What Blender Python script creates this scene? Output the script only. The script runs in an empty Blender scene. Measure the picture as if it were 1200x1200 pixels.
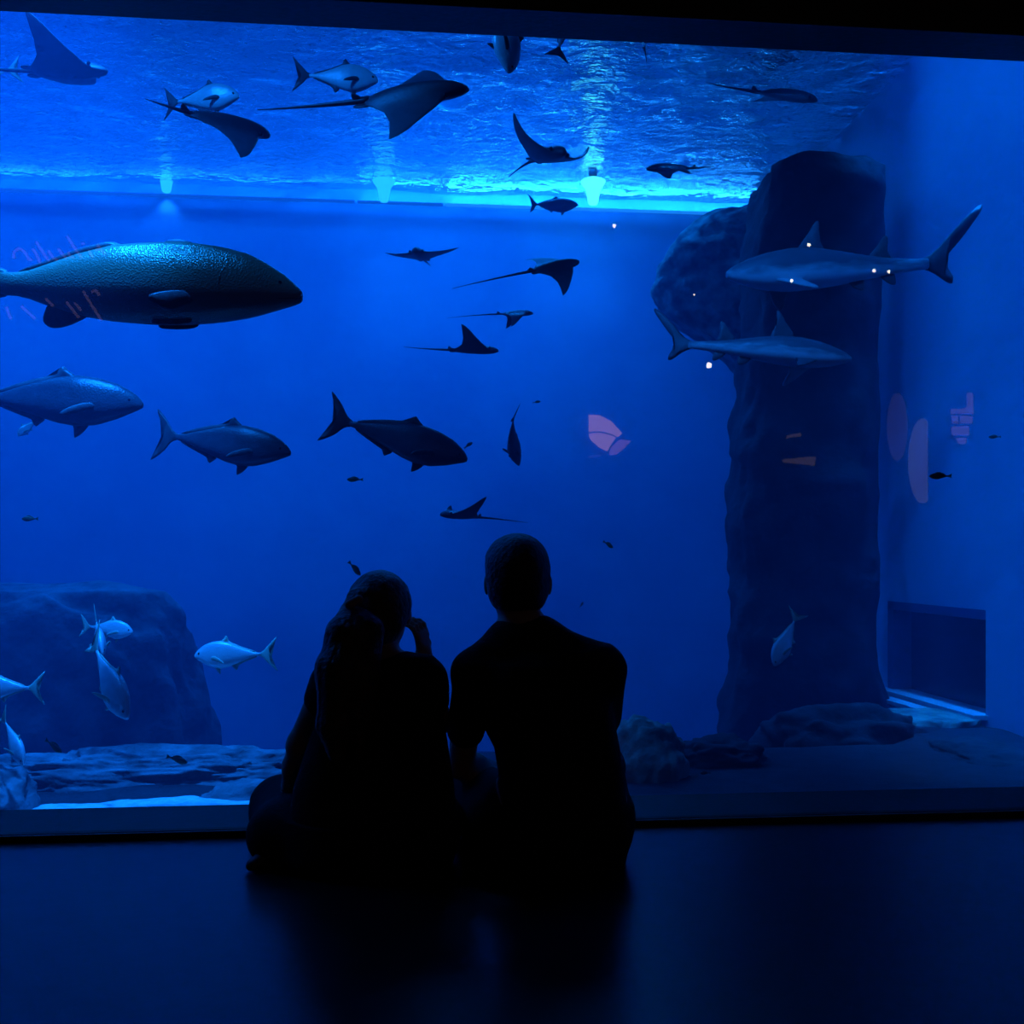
import bpy, bmesh, math, random
import numpy as np
from mathutils import Vector, Matrix, Euler, noise

random.seed(7)
SC = bpy.context.scene
COL = SC.collection
R = math.radians

# ------------------------------------------------------------------ camera
PSI = R(5.53)                      # yaw to the right of the window's normal
CAM = Vector((0.0, -3.06, 0.82))
F = 1200.0
HOR = 651.5                        # horizon row
RGT = Vector((math.cos(PSI), -math.sin(PSI), 0))
FWD = Vector((math.sin(PSI), math.cos(PSI), 0))
UP = Vector((0, 0, 1))

def at(px, py, d):
    return CAM + d * (RGT * ((px - 600) / F) + FWD + UP * ((HOR - py) / F))

cd = bpy.data.cameras.new('camera')
cam = bpy.data.objects.new('camera', cd)
COL.objects.link(cam)
cam.location = CAM
cam.rotation_euler = (R(90), 0, -PSI)
cd.sensor_width = 36
cd.lens = 36
cd.shift_y = (HOR - 600) / 1200
cd.clip_end = 100
SC.camera = cam

# ------------------------------------------------------------------ helpers
def link(o):
    COL.objects.link(o)
    return o

def tag(o, label=None, cat=None, group=None, kind=None):
    if label: o['label'] = label
    if cat: o['category'] = cat
    if group: o['group'] = group
    if kind: o['kind'] = kind
    return o

def mesh_obj(name, verts, faces, mat=None, parent=None, smooth=True):
    me = bpy.data.meshes.new(name)
    me.from_pydata([tuple(v) for v in verts], [], [tuple(f) for f in faces])
    me.update()
    if smooth:
        me.polygons.foreach_set('use_smooth', [True] * len(me.polygons))
    if mat: me.materials.append(mat)
    o = bpy.data.objects.new(name, me)
    if parent: o.parent = parent
    return link(o)

def bm_obj(name, bm, mat=None, parent=None, smooth=False):
    me = bpy.data.meshes.new(name)
    bmesh.ops.recalc_face_normals(bm, faces=bm.faces)
    bm.to_mesh(me); bm.free()
    if smooth:
        me.polygons.foreach_set('use_smooth', [True] * len(me.polygons))
    if mat: me.materials.append(mat)
    o = bpy.data.objects.new(name, me)
    if parent: o.parent = parent
    return link(o)

def box(bm, x0, x1, y0, y1, z0, z1):
    vs = [bm.verts.new((x, y, z)) for x in (x0, x1) for y in (y0, y1) for z in (z0, z1)]
    for f in ((0,1,3,2),(4,6,7,5),(0,4,5,1),(2,3,7,6),(0,2,6,4),(1,5,7,3)):
        bm.faces.new([vs[i] for i in f])

def boxes(name, lst, mat, parent=None):
    bm = bmesh.new()
    for b in lst: box(bm, *b)
    return bm_obj(name, bm, mat, parent)

def empty(name, loc, rot=None):
    o = bpy.data.objects.new(name, None)
    o.empty_display_size = .1
    o.location = loc
    if rot is not None: o.rotation_euler = rot
    return link(o)

def tube_data(pts, rad, seg=8):
    """closed tube along pts (list of Vector) with radii"""
    V, Fc = [], []
    n = len(pts)
    for i, p in enumerate(pts):
        t = (pts[min(i+1, n-1)] - pts[max(i-1, 0)]).normalized()
        a = t.cross(Vector((0.13, .31, .94)))
        if a.length < 1e-3: a = t.cross(Vector((1, 0, 0)))
        a.normalize(); b = t.cross(a)
        for k in range(seg):
            th = 2*math.pi*k/seg
            V.append(p + (a*math.cos(th) + b*math.sin(th))*rad[i])
    for i in range(n-1):
        for k in range(seg):
            k2 = (k+1) % seg
            Fc.append((i*seg+k, i*seg+k2, (i+1)*seg+k2, (i+1)*seg+k))
    Fc.append(tuple(reversed(range(seg))))
    Fc.append(tuple((n-1)*seg + k for k in range(seg)))
    return V, Fc

# ------------------------------------------------------------------ materials
def new_mat(name):
    m = bpy.data.materials.new(name)
    m.use_nodes = True
    nt = m.node_tree
    nt.nodes.clear()
    out = nt.nodes.new('ShaderNodeOutputMaterial')
    return m, nt, out

def N(nt, t, **kw):
    n = nt.nodes.new(t)
    for k, v in kw.items():
        if k.startswith('i_'):
            n.inputs[k[2:].replace('_', ' ')].default_value = v
        else:
            setattr(n, k, v)
    return n

def ramp(nt, stops):
    r = nt.nodes.new('ShaderNodeValToRGB')
    els = r.color_ramp.elements
    while len(els) > 1: els.remove(els[-1])
    els[0].position = stops[0][0]; els[0].color = (*stops[0][1], 1)
    for p, c in stops[1:]:
        e = els.new(p); e.color = (*c, 1)
    return r

def plain(name, c1, c2, scale=6, rough=.6, metal=0.0, bump=.1, bscale=40, spec=.5):
    """noise-mottled principled surface"""
    m, nt, out = new_mat(name)
    p = N(nt, 'ShaderNodeBsdfPrincipled')
    p.inputs['Roughness'].default_value = rough
    p.inputs['Metallic'].default_value = metal
    p.inputs['Specular IOR Level'].default_value = spec
    tc = N(nt, 'ShaderNodeTexCoord')
    no = N(nt, 'ShaderNodeTexNoise')
    no.inputs['Scale'].default_value = scale
    no.inputs['Detail'].default_value = 6
    nt.links.new(tc.outputs['Object'], no.inputs['Vector'])
    r = ramp(nt, [(.35, c1), (.65, c2)])
    nt.links.new(no.outputs['Fac'], r.inputs['Fac'])
    nt.links.new(r.outputs['Color'], p.inputs['Base Color'])
    if bump:
        n2 = N(nt, 'ShaderNodeTexNoise')
        n2.inputs['Scale'].default_value = bscale
        n2.inputs['Detail'].default_value = 5
        nt.links.new(tc.outputs['Object'], n2.inputs['Vector'])
        b = N(nt, 'ShaderNodeBump')
        b.inputs['Strength'].default_value = bump
        b.inputs['Distance'].default_value = .02
        nt.links.new(n2.outputs['Fac'], b.inputs['Height'])
        nt.links.new(b.outputs['Normal'], p.inputs['Normal'])
    nt.links.new(p.outputs['BSDF'], out.inputs['Surface'])
    return m

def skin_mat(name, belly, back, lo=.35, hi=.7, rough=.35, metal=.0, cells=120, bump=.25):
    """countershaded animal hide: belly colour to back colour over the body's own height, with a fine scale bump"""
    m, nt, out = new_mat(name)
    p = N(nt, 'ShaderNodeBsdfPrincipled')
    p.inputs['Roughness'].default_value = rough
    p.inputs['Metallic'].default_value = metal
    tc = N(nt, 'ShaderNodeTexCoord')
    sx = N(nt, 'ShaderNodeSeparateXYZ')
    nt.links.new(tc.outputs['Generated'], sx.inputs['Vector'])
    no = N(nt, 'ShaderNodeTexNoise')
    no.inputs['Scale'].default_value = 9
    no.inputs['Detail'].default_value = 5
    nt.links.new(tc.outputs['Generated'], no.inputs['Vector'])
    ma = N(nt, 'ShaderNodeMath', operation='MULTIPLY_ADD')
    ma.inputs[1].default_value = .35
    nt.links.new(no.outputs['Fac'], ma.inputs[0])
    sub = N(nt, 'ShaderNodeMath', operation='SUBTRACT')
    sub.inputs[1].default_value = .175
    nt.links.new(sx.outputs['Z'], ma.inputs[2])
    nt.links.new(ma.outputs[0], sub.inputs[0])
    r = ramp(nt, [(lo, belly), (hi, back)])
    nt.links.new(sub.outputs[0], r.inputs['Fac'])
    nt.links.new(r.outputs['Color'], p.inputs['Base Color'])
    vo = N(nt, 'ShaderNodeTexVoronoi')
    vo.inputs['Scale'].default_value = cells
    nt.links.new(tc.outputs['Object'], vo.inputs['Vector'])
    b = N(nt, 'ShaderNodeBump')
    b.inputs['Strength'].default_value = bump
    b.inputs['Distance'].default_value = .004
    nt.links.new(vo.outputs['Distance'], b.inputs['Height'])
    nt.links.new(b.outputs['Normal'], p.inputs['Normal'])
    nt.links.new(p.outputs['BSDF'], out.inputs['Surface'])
    return m

def glow(name, col, strength):
    m, nt, out = new_mat(name)
    e = N(nt, 'ShaderNodeEmission')
    e.inputs['Color'].default_value = (*col, 1)
    e.inputs['Strength'].default_value = strength
    nt.links.new(e.outputs[0], out.inputs['Surface'])
    return m

M = {}
M['tank_paint'] = plain('blue_tank_paint', (.2, .5, .62), (.26, .58, .7), 1.3, .7, bump=.15, bscale=9)
M['far_paint'] = plain('far_tank_paint', (.18, .40, .55), (.26, .52, .66), .8, .8, bump=.3, bscale=5)
M['bed'] = plain('dark_gravel_bed', (.007, .012, .018), (.016, .024, .032), 9, .95, bump=.6, bscale=50)
M['niche'] = plain('dark_niche_glass', (.008, .01, .014), (.012, .014, .02), 3, .25, bump=0)
M['niche_frame'] = plain('niche_frame_paint', (.05, .09, .17), (.07, .12, .21), 4, .6)
M['ledge'] = plain('pale_concrete_ledge', (.45, .5, .52), (.6, .64, .66), 8, .6)
M['sand'] = plain('pale_sand', (.55, .6, .62), (.8, .84, .85), 18, .9, bump=.8, bscale=60)
M['rock'] = plain('grey_rock', (.06, .08, .09), (.16, .19, .2), 5, .85, bump=.9, bscale=14)
M['rock_pale'] = plain('pale_rock', (.06, .075, .085), (.19, .22, .24), 6, .85, bump=.9, bscale=18)
M['rock_dark'] = plain('dark_rock', (.008, .011, .014), (.022, .028, .034), 5, .9, bump=.9, bscale=12)
M['rock_moss'] = plain('algae_rock', (.05, .12, .10), (.16, .34, .27), 7, .85, bump=.9, bscale=20)
M['rock_algae_lit'] = plain('lit_algae_speckled_rock', (.02, .03, .034), (.22, .45, .38), 9, .85, bump=1.0, bscale=16)  # algae speckles, brightened in colour where the floodlight does not reach
M['floor'] = plain('dark_polished_concrete', (.011, .011, .012), (.018, .018, .019), 1.6, .28, bump=.05, bscale=6, spec=.25)
M['wall_room'] = plain('dark_brown_wall_paint', (.035, .026, .02), (.05, .038, .03), 3, .7)
M['fascia'] = plain('black_fascia', (.008, .008, .009), (.013, .013, .014), 5, .5)
M['sill'] = plain('grey_sill_metal', (.018, .016, .016), (.026, .023, .022), 5, .55, bump=.04, spec=.2)
M['gap_shade'] = plain('gap_shade_black', (.008, .007, .006), (.015, .012, .01), 9, .6)  # dark tone standing in for shade in the gap under the sill
M['ceiling'] = plain('black_ceiling', (.01, .01, .01), (.015, .015, .015), 4, .9)
M['housing'] = plain('lamp_housing', (.05, .06, .07), (.08, .09, .1), 9, .4)

M['big_fish'] = skin_mat('greenish_scaled_hide', (.20, .22, .17), (.19, .22, .13), .25, .6, .28, .3, 150, .5)
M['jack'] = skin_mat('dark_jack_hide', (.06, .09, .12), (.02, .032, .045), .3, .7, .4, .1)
M['trevally'] = skin_mat('silver_fish_hide', (.72, .78, .78), (.42, .52, .55), .3, .85, .35, .15, 160, .2)
M['trevally_fin'] = plain('yellowish_fin', (.40, .47, .36), (.5, .56, .44), 30, .5)
M['dark_fin'] = plain('dark_fin', (.03, .04, .05), (.055, .07, .08), 30, .5)
M['tiny'] = skin_mat('olive_small_fish', (.10, .12, .05), (.04, .045, .03), .2, .7, .5)
M['ray'] = skin_mat('grey_ray_hide', (.06, .075, .095), (.02, .025, .034), .3, .7, .45, 0, 60, .1)
M['ray_tail'] = plain('ray_tail_skin', (.02, .025, .03), (.035, .04, .05), 30, .5)
M['shark'] = skin_mat('shark_hide', (.7, .75, .78), (.12, .15, .18), .3, .55, .45, 0, 200, .15)
M['shark_fin'] = plain('shark_fin_skin', (.07, .09, .11), (.1, .125, .15), 20, .5)
M['shark_fin_lit'] = plain('lit_shark_fin_skin', (.42, .47, .5), (.52, .57, .6), 20, .5)  # lit copy of the fin skin, light put into its colour
M['eye'] = plain('black_eye', (.004, .004, .005), (.008, .008, .01), 30, .1, bump=0)
M['mouth'] = plain('dark_mouth', (.006, .006, .008), (.012, .012, .014), 30, .6, bump=0)

M['skin'] = plain('skin', (.34, .2, .14), (.4, .24, .17), 12, .55, bump=.03)
M['black_cloth'] = plain('black_cotton', (.008, .008, .009), (.014, .014, .015), 20, .85, bump=.3, bscale=160, spec=.2)
M['navy_cloth'] = plain('dark_trouser_cloth', (.008, .009, .012), (.013, .014, .018), 20, .9, bump=.3, bscale=120, spec=.2)
M['dark_hair'] = plain('dark_hair', (.008, .006, .005), (.018, .012, .009), 40, .5, bump=.5, bscale=90)
M['brown_hair'] = plain('brown_hair', (.03, .018, .011), (.07, .042, .026), 50, .45, bump=.5, bscale=90)
M['tie'] = plain('pale_hair_tie', (.25, .17, .16), (.32, .22, .2), 20, .6)
M['bracelet'] = plain('pale_bracelet', (.4, .34, .3), (.5, .42, .36), 20, .4)
M['shoe'] = plain('dark_shoe', (.015, .015, .017), (.025, .025, .028), 20, .6)

# ------------------------------------------------------------------ the setting
Z_SURF = 4.80
X_R, X_L, Y_FAR, Z_BED = 4.0, -7.5, 8.2, -.375
YG = .20                                     # inner face plane of the viewing pane
def struct(o): return tag(o, kind='structure')

struct(boxes('floor', [(-9, 9, -8.2, 0.0, -.2, 0)], M['floor']))
# front wall: fascia above the window and piers left and right of it, up past the water line
struct(boxes('wall_front', [(-9, 9, 0.0, YG, 2.52, 6.6), (-9, -2.8, 0, YG, -.4, 2.52), (3.7, 9, 0, YG, -.4, 2.52)], M['wall_room']))
bm = bmesh.new()                              # soffit sloping up to the pane
prof = [(-.004, 2.459), (YG+.05, 2.508), (YG+.05, 2.54), (-.004, 2.54)]
a = [bm.verts.new((-2.8, y, z)) for y, z in prof]
b = [bm.verts.new((3.7, y, z)) for y, z in prof]
for i in range(4):
    bm.faces.new((a[i], a[(i+1) % 4], b[(i+1) % 4], b[i]))
bm.faces.new(a); bm.faces.new(list(reversed(b)))
struct(bm_obj('trim_1', bm, M['fascia']))
bm = bmesh.new()                              # sloping sill under the pane
prof = [(0.0, -.4), (0.0, .021), (.012, .024), (YG+.02, .040), (YG+.02, -.4)]
a = [bm.verts.new((-2.8, y, z)) for y, z in prof]
b = [bm.verts.new((3.7, y, z)) for y, z in prof]
for i in range(len(prof)):
    j = (i+1) % len(prof)
    bm.faces.new((a[i], a[j], b[j], b[i]))
bm.faces.new(a); bm.faces.new(list(reversed(b)))
struct(bm_obj('trim_2', bm, M['sill']))
struct(boxes('trim_3', [(-2.8, 3.7, -.012, -.001, 0.0, .019)], M['gap_shade']))
struct(boxes('wall_back', [(-9, 9, -8.3, -8.2, 0, 6.6)], M['wall_room']))
struct(boxes('wall_left', [(-9.1, -9, -8.3, 0, 0, 6.6)], M['wall_room']))
struct(boxes('wall_right', [(9, 9.1, -8.3, 0, 0, 6.6)], M['wall_room']))
struct(boxes('ceiling', [(-9.1, 9.1, -8.3, 9, 6.6, 6.7)], M['ceiling']))

# the tank
struct(boxes('wall_tank_far', [(X_L-.2, X_R+.5, Y_FAR, Y_FAR+.2, Z_BED-1.3, 6.6)], M['far_paint']))
struct(boxes('wall_tank_left', [(X_L-.2, X_L, YG, Y_FAR, Z_BED-1.3, 6.6)], M['tank_paint']))
NY0, NY1, NZ0, NZ1 = 3.77, 5.26, -.30, .44    # dark side window in the right wall
struct(boxes('wall_tank_right', [(X_R, X_R+.3, YG, NY0, Z_BED-.2, 6.6), (X_R, X_R+.3, NY1, Y_FAR, Z_BED-1.3, 6.6),
      (X_R, X_R+.3, NY0, NY1, NZ1, 6.6), (X_R, X_R+.3, NY0, NY1, Z_BED-.2, NZ0)], M['tank_paint']))
w2 = struct(boxes('window_2', [(X_R+.16, X_R+.2, NY0, NY1, NZ0, NZ1)], M['niche']))
boxes('window_frame', [(X_R+.0, X_R+.17, NY1-.10, NY1-.001, NZ0, NZ1), (X_R+.03, X_R+.17, NY0+.001, NY0+.03, NZ0, NZ1),
      (X_R+.0, X_R+.17, NY0, NY1, NZ1-.07, NZ1-.001)], M['niche_frame'], w2)
boxes('window_sill', [(X_R-.10, X_R+.16, NY0-.02, NY1+.1, NZ0-.03, NZ0+.005), (X_R-.26, X_R-.14, NY0+.25, NY1+.15, NZ0-.05, NZ0-.02)], M['ledge'], w2)

def sstep(v, a, b):
    t = min(1, max(0, (v-a)/(b-a)))
    return t*t*(3-2*t)
# tank bed, falling away behind the rocks
def grid(name, x0, x1, nx, y0, y1, ny, fz, mat, parent=None):
    V = []; Fc = []
    for j in range(ny+1):
        for i in range(nx+1):
            x = x0+(x1-x0)*i/nx; y = y0+(y1-y0)*j/ny
            V.append((x, y, fz(x, y)))
    for j in range(ny):
        for i in range(nx):
            k = j*(nx+1)+i
            Fc.append((k, k+1, k+nx+2, k+nx+1))
    return mesh_obj(name, V, Fc, mat, parent)
sand = grid('floor_tank', X_L, X_R, 160, YG+.03, Y_FAR, 120,
     lambda x, y: Z_BED - .95*sstep(y, 3.1, 4.9)*(1-sstep(x-max(0, y-4.2)*.7, 3.0, 3.35)) + .02*noise.fractal(Vector((x*1.3, y*1.3, 0)), 1, 2, 4) + .006*math.sin(9*y+2*noise.noise(Vector((x, y, 3)))), M['bed'])
struct(sand)
c0 = at(190, 940, 4.9)
sp = grid('sand_patch', -1, 1, 60, -1, 1, 40, lambda x, y: 0, M['sand'])
for v in sp.data.vertices:
    r_ = min(1, (v.co.x**2+v.co.y**2)**.5/1.2)
    q = Vector((c0.x+.06+v.co.x*.66, 1.62+v.co.y*.42, 0))
    v.co = Vector((q.x, q.y, Z_BED + .075*(1-r_**2) + .012*noise.fractal(q*5, 1, 2, 4)))
tag(sp, 'bright strip of pale sand between the sill and the long rock ledge', 'sand', kind='stuff')

# viewing pane
def pane_mat():
    m, nt, out = new_mat('acrylic_pane')
    t = N(nt, 'ShaderNodeBsdfTransparent')
    g = N(nt, 'ShaderNodeBsdfGlossy'); g.inputs['Roughness'].default_value = 0.0
    mx = N(nt, 'ShaderNodeMixShader'); mx.inputs[0].default_value = .042
    nt.links.new(t.outputs[0], mx.inputs[1]); nt.links.new(g.outputs[0], mx.inputs[2])
    nt.links.new(mx.outputs[0], out.inputs['Surface'])
    return m
M['pane'] = pane_mat()
pn = struct(boxes('window_1', [(-2.8, 3.7, YG, YG+.03, .03, 2.53)], M['pane']))
mc, nt, out = new_mat('acrylic_pane_back')
tb = N(nt, 'ShaderNodeBsdfTransparent'); nt.links.new(tb.outputs[0], out.inputs['Surface'])
pn.data.materials.append(mc)
for f in pn.data.polygons:
    if f.normal.y > -.5: f.material_index = 1

# water: a hazy body of water and its rippled surface
def water_mat():
    m, nt, out = new_mat('hazy_sea_water')
    s = N(nt, 'ShaderNodeVolumeScatter')
    s.inputs['Color'].default_value = (.02, .42, 1, 1)
    s.inputs['Density'].default_value = .062
    s.inputs['Anisotropy'].default_value = .25
    a = N(nt, 'ShaderNodeVolumeAbsorption')
    a.inputs['Color'].default_value = (.0, .20, .80, 1)
    a.inputs['Density'].default_value = .08
    ad = N(nt, 'ShaderNodeAddShader')
    nt.links.new(s.outputs[0], ad.inputs[0]); nt.links.new(a.outputs[0], ad.inputs[1])
    nt.links.new(ad.outputs[0], out.inputs['Volume'])
    return m
M['water'] = water_mat()
water = struct(boxes('water', [(X_L-.05, X_R+.25, YG+.04, Y_FAR+.05, Z_BED-1.2, Z_SURF+.06)], M['water']))

def surf_mat():
    m, nt, out = new_mat('rippled_water_surface')
    tc = N(nt, 'ShaderNodeTexCoord')
    mp = N(nt, 'ShaderNodeMapping'); mp.inputs['Scale'].default_value = (1.0, 1.5, 1)
    nt.links.new(tc.outputs['Object'], mp.inputs['Vector'])
    n1 = N(nt, 'ShaderNodeTexNoise'); n1.inputs['Scale'].default_value = 3.2; n1.inputs['Detail'].default_value = 5
    n1.inputs['Distortion'].default_value = .6
    nt.links.new(mp.outputs[0], n1.inputs['Vector'])
    n2 = N(nt, 'ShaderNodeTexNoise'); n2.inputs['Scale'].default_value = 13; n2.inputs['Detail'].default_value = 3
    nt.links.new(mp.outputs[0], n2.inputs['Vector'])
    ad = N(nt, 'ShaderNodeMath', operation='MULTIPLY_ADD'); ad.inputs[1].default_value = .22
    nt.links.new(n2.outputs['Fac'], ad.inputs[0]); nt.links.new(n1.outputs['Fac'], ad.inputs[2])
    b = N(nt, 'ShaderNodeBump'); b.inputs['Strength'].default_value = .6; b.inputs['Distance'].default_value = .14
    nt.links.new(ad.outputs[0], b.inputs['Height'])
    g = N(nt, 'ShaderNodeBsdfGlossy'); g.inputs['Roughness'].default_value = .12
    g.inputs['Color'].default_value = (.95, .95, .95, 1)
    nt.links.new(b.outputs[0], g.inputs['Normal'])
    t = N(nt, 'ShaderNodeBsdfTransparent')
    lw = N(nt, 'ShaderNodeLayerWeight'); lw.inputs['Blend'].default_value = .5
    nt.links.new(b.outputs[0], lw.inputs['Normal'])
    r = ramp(nt, [(.12, (.03, .03, .03)), (.42, (1, 1, 1))])
    nt.links.new(lw.outputs['Facing'], r.inputs['Fac'])
    mx = N(nt, 'ShaderNodeMixShader')
    nt.links.new(r.outputs[0], mx.inputs[0])
    nt.links.new(t.outputs[0], mx.inputs[1]); nt.links.new(g.outputs[0], mx.inputs[2])
    df = N(nt, 'ShaderNodeBsdfDiffuse'); df.inputs['Color'].default_value = (.8, .85, .85, 1)
    nt.links.new(b.outputs[0], df.inputs['Normal'])
    n3 = N(nt, 'ShaderNodeTexNoise'); n3.inputs['Scale'].default_value = 26; n3.inputs['Detail'].default_value = 4
    nt.links.new(mp.outputs[0], n3.inputs['Vector'])
    r3 = ramp(nt, [(.50, (.0, .0, .0)), (.66, (.28, .28, .28))])
    nt.links.new(n3.outputs['Fac'], r3.inputs['Fac'])
    m2 = N(nt, 'ShaderNodeMixShader')
    nt.links.new(r3.outputs[0], m2.inputs[0]); nt.links.new(mx.outputs[0], m2.inputs[1]); nt.links.new(df.outputs[0], m2.inputs[2])
    nt.links.new(m2.outputs[0], out.inputs['Surface'])
    return m
M['surface'] = surf_mat()
sf = grid('water_surface', X_L, X_R, 200, YG+.05, Y_FAR, 150,
     lambda x, y: Z_SURF + .022*noise.fractal(Vector((x*1.1, y*1.7, 5)), 1, 2, 4), M['surface'])
struct(sf)

# ------------------------------------------------------------------ rocks
def rock(name, loc, size, mat, label, seed, sub=5, rough=.22, freq=1.6, rotz=0, group=None, flat=None):
    bm = bmesh.new()
    bmesh.ops.create_icosphere(bm, subdivisions=sub, radius=1)
    sv = Vector((seed*3.7, seed*1.3, seed*.9))
    for v in bm.verts:
        p = v.co.copy()
        d = 1 + rough*noise.fractal(p*freq + sv, 1, 2, 6) + .5*rough*abs(noise.noise(p*freq*2.3 + sv))
        q = Vector((math.copysign(abs(p.x)**.8, p.x), math.copysign(abs(p.y)**.8, p.y), math.copysign(abs(p.z)**.75, p.z)))
        v.co = Vector((q.x*size[0], q.y*size[1], q.z*size[2]))*d
        if flat is not None and v.co.z > flat: v.co.z = flat + (v.co.z-flat)*.25
    o = bm_obj(name, bm, mat, smooth=True)
    o.location = loc; o.rotation_euler = (0, 0, rotz)
    return tag(o, label, 'rock', group)

p = at(40, 800, 8.2)
rock('rock_mound', (p.x-.1, p.y, Z_BED-.75), (1.5, .8, 1.9), M['rock'], 'broad dark rock mound rising behind the pale fish, flat-topped', 3, 6, .16, 1.3, flat=1.66)
p = at(180, 900, 5.45)
rock('rock_ledge', (p.x, p.y, Z_BED-.02), (.98, .2, .175), M['rock_pale'], 'long low rock ledge behind the strip of bright sand', 11, 6, .22, 3.2)
p = at(-5, 930, 4.8)
rock('boulder', (p.x-.05, p.y, Z_BED-.02), (.22, .2, .22), M['rock_pale'], 'pale rounded boulder at the sill, left of the bright sand', 5, 5, .2, 1.8)
p = at(285, 935, 4.95)
rock('rock_slab', (p.x+.12, p.y, Z_BED-.03), (.34, .15, .135), M['rock_pale'], 'sloping pale rock slab right of the bright sand, beside the woman', 8, 5, .2, 2.2)
p = at(755, 900, 5.6)
rock('mossy_rock', (p.x, p.y, Z_BED-.02), (.22, .2, .30), M['rock_moss'], 'green algae-covered rock on the bed just right of the man', 15, 5, .22, 1.9)
p = at(838, 915, 6.0)
rock('rock', (p.x, p.y, Z_BED-.02), (.28, .2, .14), M['rock_dark'], 'small dark rock between the mossy rock and the tall pillar', 19, 5, .25, 2.0)

# tall rock pillar, stacked rings; right edge nearly straight, left edge lumpy with an overhang at the top
def pillar():
    d = 8.15
    prof = [(935, 842, 1085), (900, 850, 1075), (860, 858, 1060), (820, 866, 1045), (790, 871, 1032), (700, 869, 1032), (620, 867, 1032), (570, 869, 1032),
            (520, 866, 1032), (480, 872, 1033), (445, 877, 1034), (400, 880, 1034), (340, 884, 1035), (285, 888, 1036), (238, 892, 1037), (196, 900, 1037), (188, 925, 1015)]
    rows = []
    NZ = 90; NS = 64
    zs = [.82 - (y-HOR)/F*d for y, _, _ in prof]
    V, Fc = [], []
    zt = .82 - (188-HOR)/F*d
    for j in range(NZ+1):
        z = Z_BED-1.1 + (zt-Z_BED+1.1)*j/NZ
        xl = np.interp(z, zs, [(a-600)/F*d for _, a, _ in prof])
        xr = np.interp(z, zs, [(c-600)/F*d for _, _, c in prof])
        cx, hx = (xl+xr)/2, (xr-xl)/2
        hy = .42
        for k in range(NS):
            th = 2*math.pi*k/NS
            c, s = math.cos(th), math.sin(th)
            ux = math.copysign(abs(c)**.45, c); uy = math.copysign(abs(s)**.45, s)
            am = .09 if c < .35 else .025
            nn = noise.fractal(Vector((ux*1.5, uy*1.5, z*2.2)), 1, 2, 5)
            lx = cx + ux*hx + ux*am*nn
            ly = d + .25 + uy*hy + uy*.1*nn
            w = CAM + RGT*lx + FWD*ly
            V.append((w.x, w.y, z))
    for j in range(NZ):
        for k in range(NS):
            k2 = (k+1) % NS
            Fc.append((j*NS+k, j*NS+k2, (j+1)*NS+k2, (j+1)*NS+k))
    Fc.append(tuple(reversed(range(NS)))); Fc.append(tuple(NZ*NS+k for k in range(NS)))
    o = mesh_obj('rock_pillar', V, Fc, M['rock_dark'])
    tag(o, 'tall dark straight-sided rock pillar rising nearly to the water line on the right', 'rock')
pillar()
def outcrop():
    # rough buttress behind the pillar, bulging out to its left near the water line
    d = 9.3
    prof = [(452, 880), (440, 868), (425, 850), (400, 832), (370, 790), (340, 770), (310, 769), (285, 780), (266, 786), (250, 792), (240, 800)]
    zs = [.82-(y-HOR)/F*d for y, _ in prof]
    V, Fc = [], []
    NZ, NS = 60, 48
    for j in range(NZ+1):
        z = zs[0] + (zs[-1]-zs[0])*j/NZ
        xl = (np.interp(z, zs, [a for _, a in prof])-600)/F*d
        xr = (985-600)/F*d
        cap_ = math.sin(math.pi*min(1, max(0, (j+1.5)/(NZ+3))))**.25
        cx, hx = (xl+xr)/2, (xr-xl)/2
        for k in range(NS):
            th = 2*math.pi*k/NS
            c, q = math.cos(th), math.sin(th)
            ux = math.copysign(abs(c)**.6, c); uy = math.copysign(abs(q)**.6, q)
            n_ = noise.fractal(Vector((ux*1.6, uy*1.6, z*2.4+7)), 1, 2, 6)
            w = CAM + RGT*(cx + ux*hx*cap_ + ux*.09*n_) + FWD*(d + .2 + uy*.42*cap_ + uy*.1*n_)
            V.append((w.x, w.y, z))
    for j in range(NZ):
        for k in range(NS):
            k2 = (k+1) % NS
            Fc.append((j*NS+k, j*NS+k2, (j+1)*NS+k2, (j+1)*NS+k))
    Fc.append(tuple(reversed(range(NS)))); Fc.append(tuple(NZ*NS+k for k in range(NS)))
    tag(mesh_obj('rock_outcrop', V, Fc, M['rock_algae_lit']), 'dark algae-edged rock outcrop bulging out behind the pillar, left of the sharks', 'rock')
outcrop()
p = at(1085, 880, 7.4)
rock('rock_block', (p.x+.03, p.y, Z_BED-.05), (.30, .34, .16), M['rock_moss'], 'algae-streaked rock block below the pale ledge of the dark side window', 23, 5, .18, 2.1, flat=.1)
p = at(985, 905, 6.9)
rock('boulder', (p.x, p.y, Z_BED-.17), (.55, .24, .34), M['rock_dark'], 'wide dark boulder at the foot of the tall rock pillar', 29, 5, .2, 2.0)
p = at(1195, 905, 6.2)
rock('rock', (p.x-.22, p.y, Z_BED-.05), (.26, .4, .10), M['rock_dark'], 'low dark rock against the right tank wall, near the sill', 31, 5, .2, 2.0)

# ------------------------------------------------------------------ fish
def smooth_outline(pts, sub=3):
    out = []
    n = len(pts)
    for i in range(n):
        p0, p1, p2, p3 = pts[i-1], pts[i], pts[(i+1) % n], pts[(i+2) % n]
        for k in range(sub):
            t = k/sub
            t2, t3 = t*t, t*t*t
            out.append(tuple(.5*((2*b)+(-a+c)*t+(2*a-5*b+4*c-d)*t2+(-a+3*b-3*c+d)*t3) for a, b, c, d in zip(p0, p1, p2, p3)))
    return out

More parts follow.
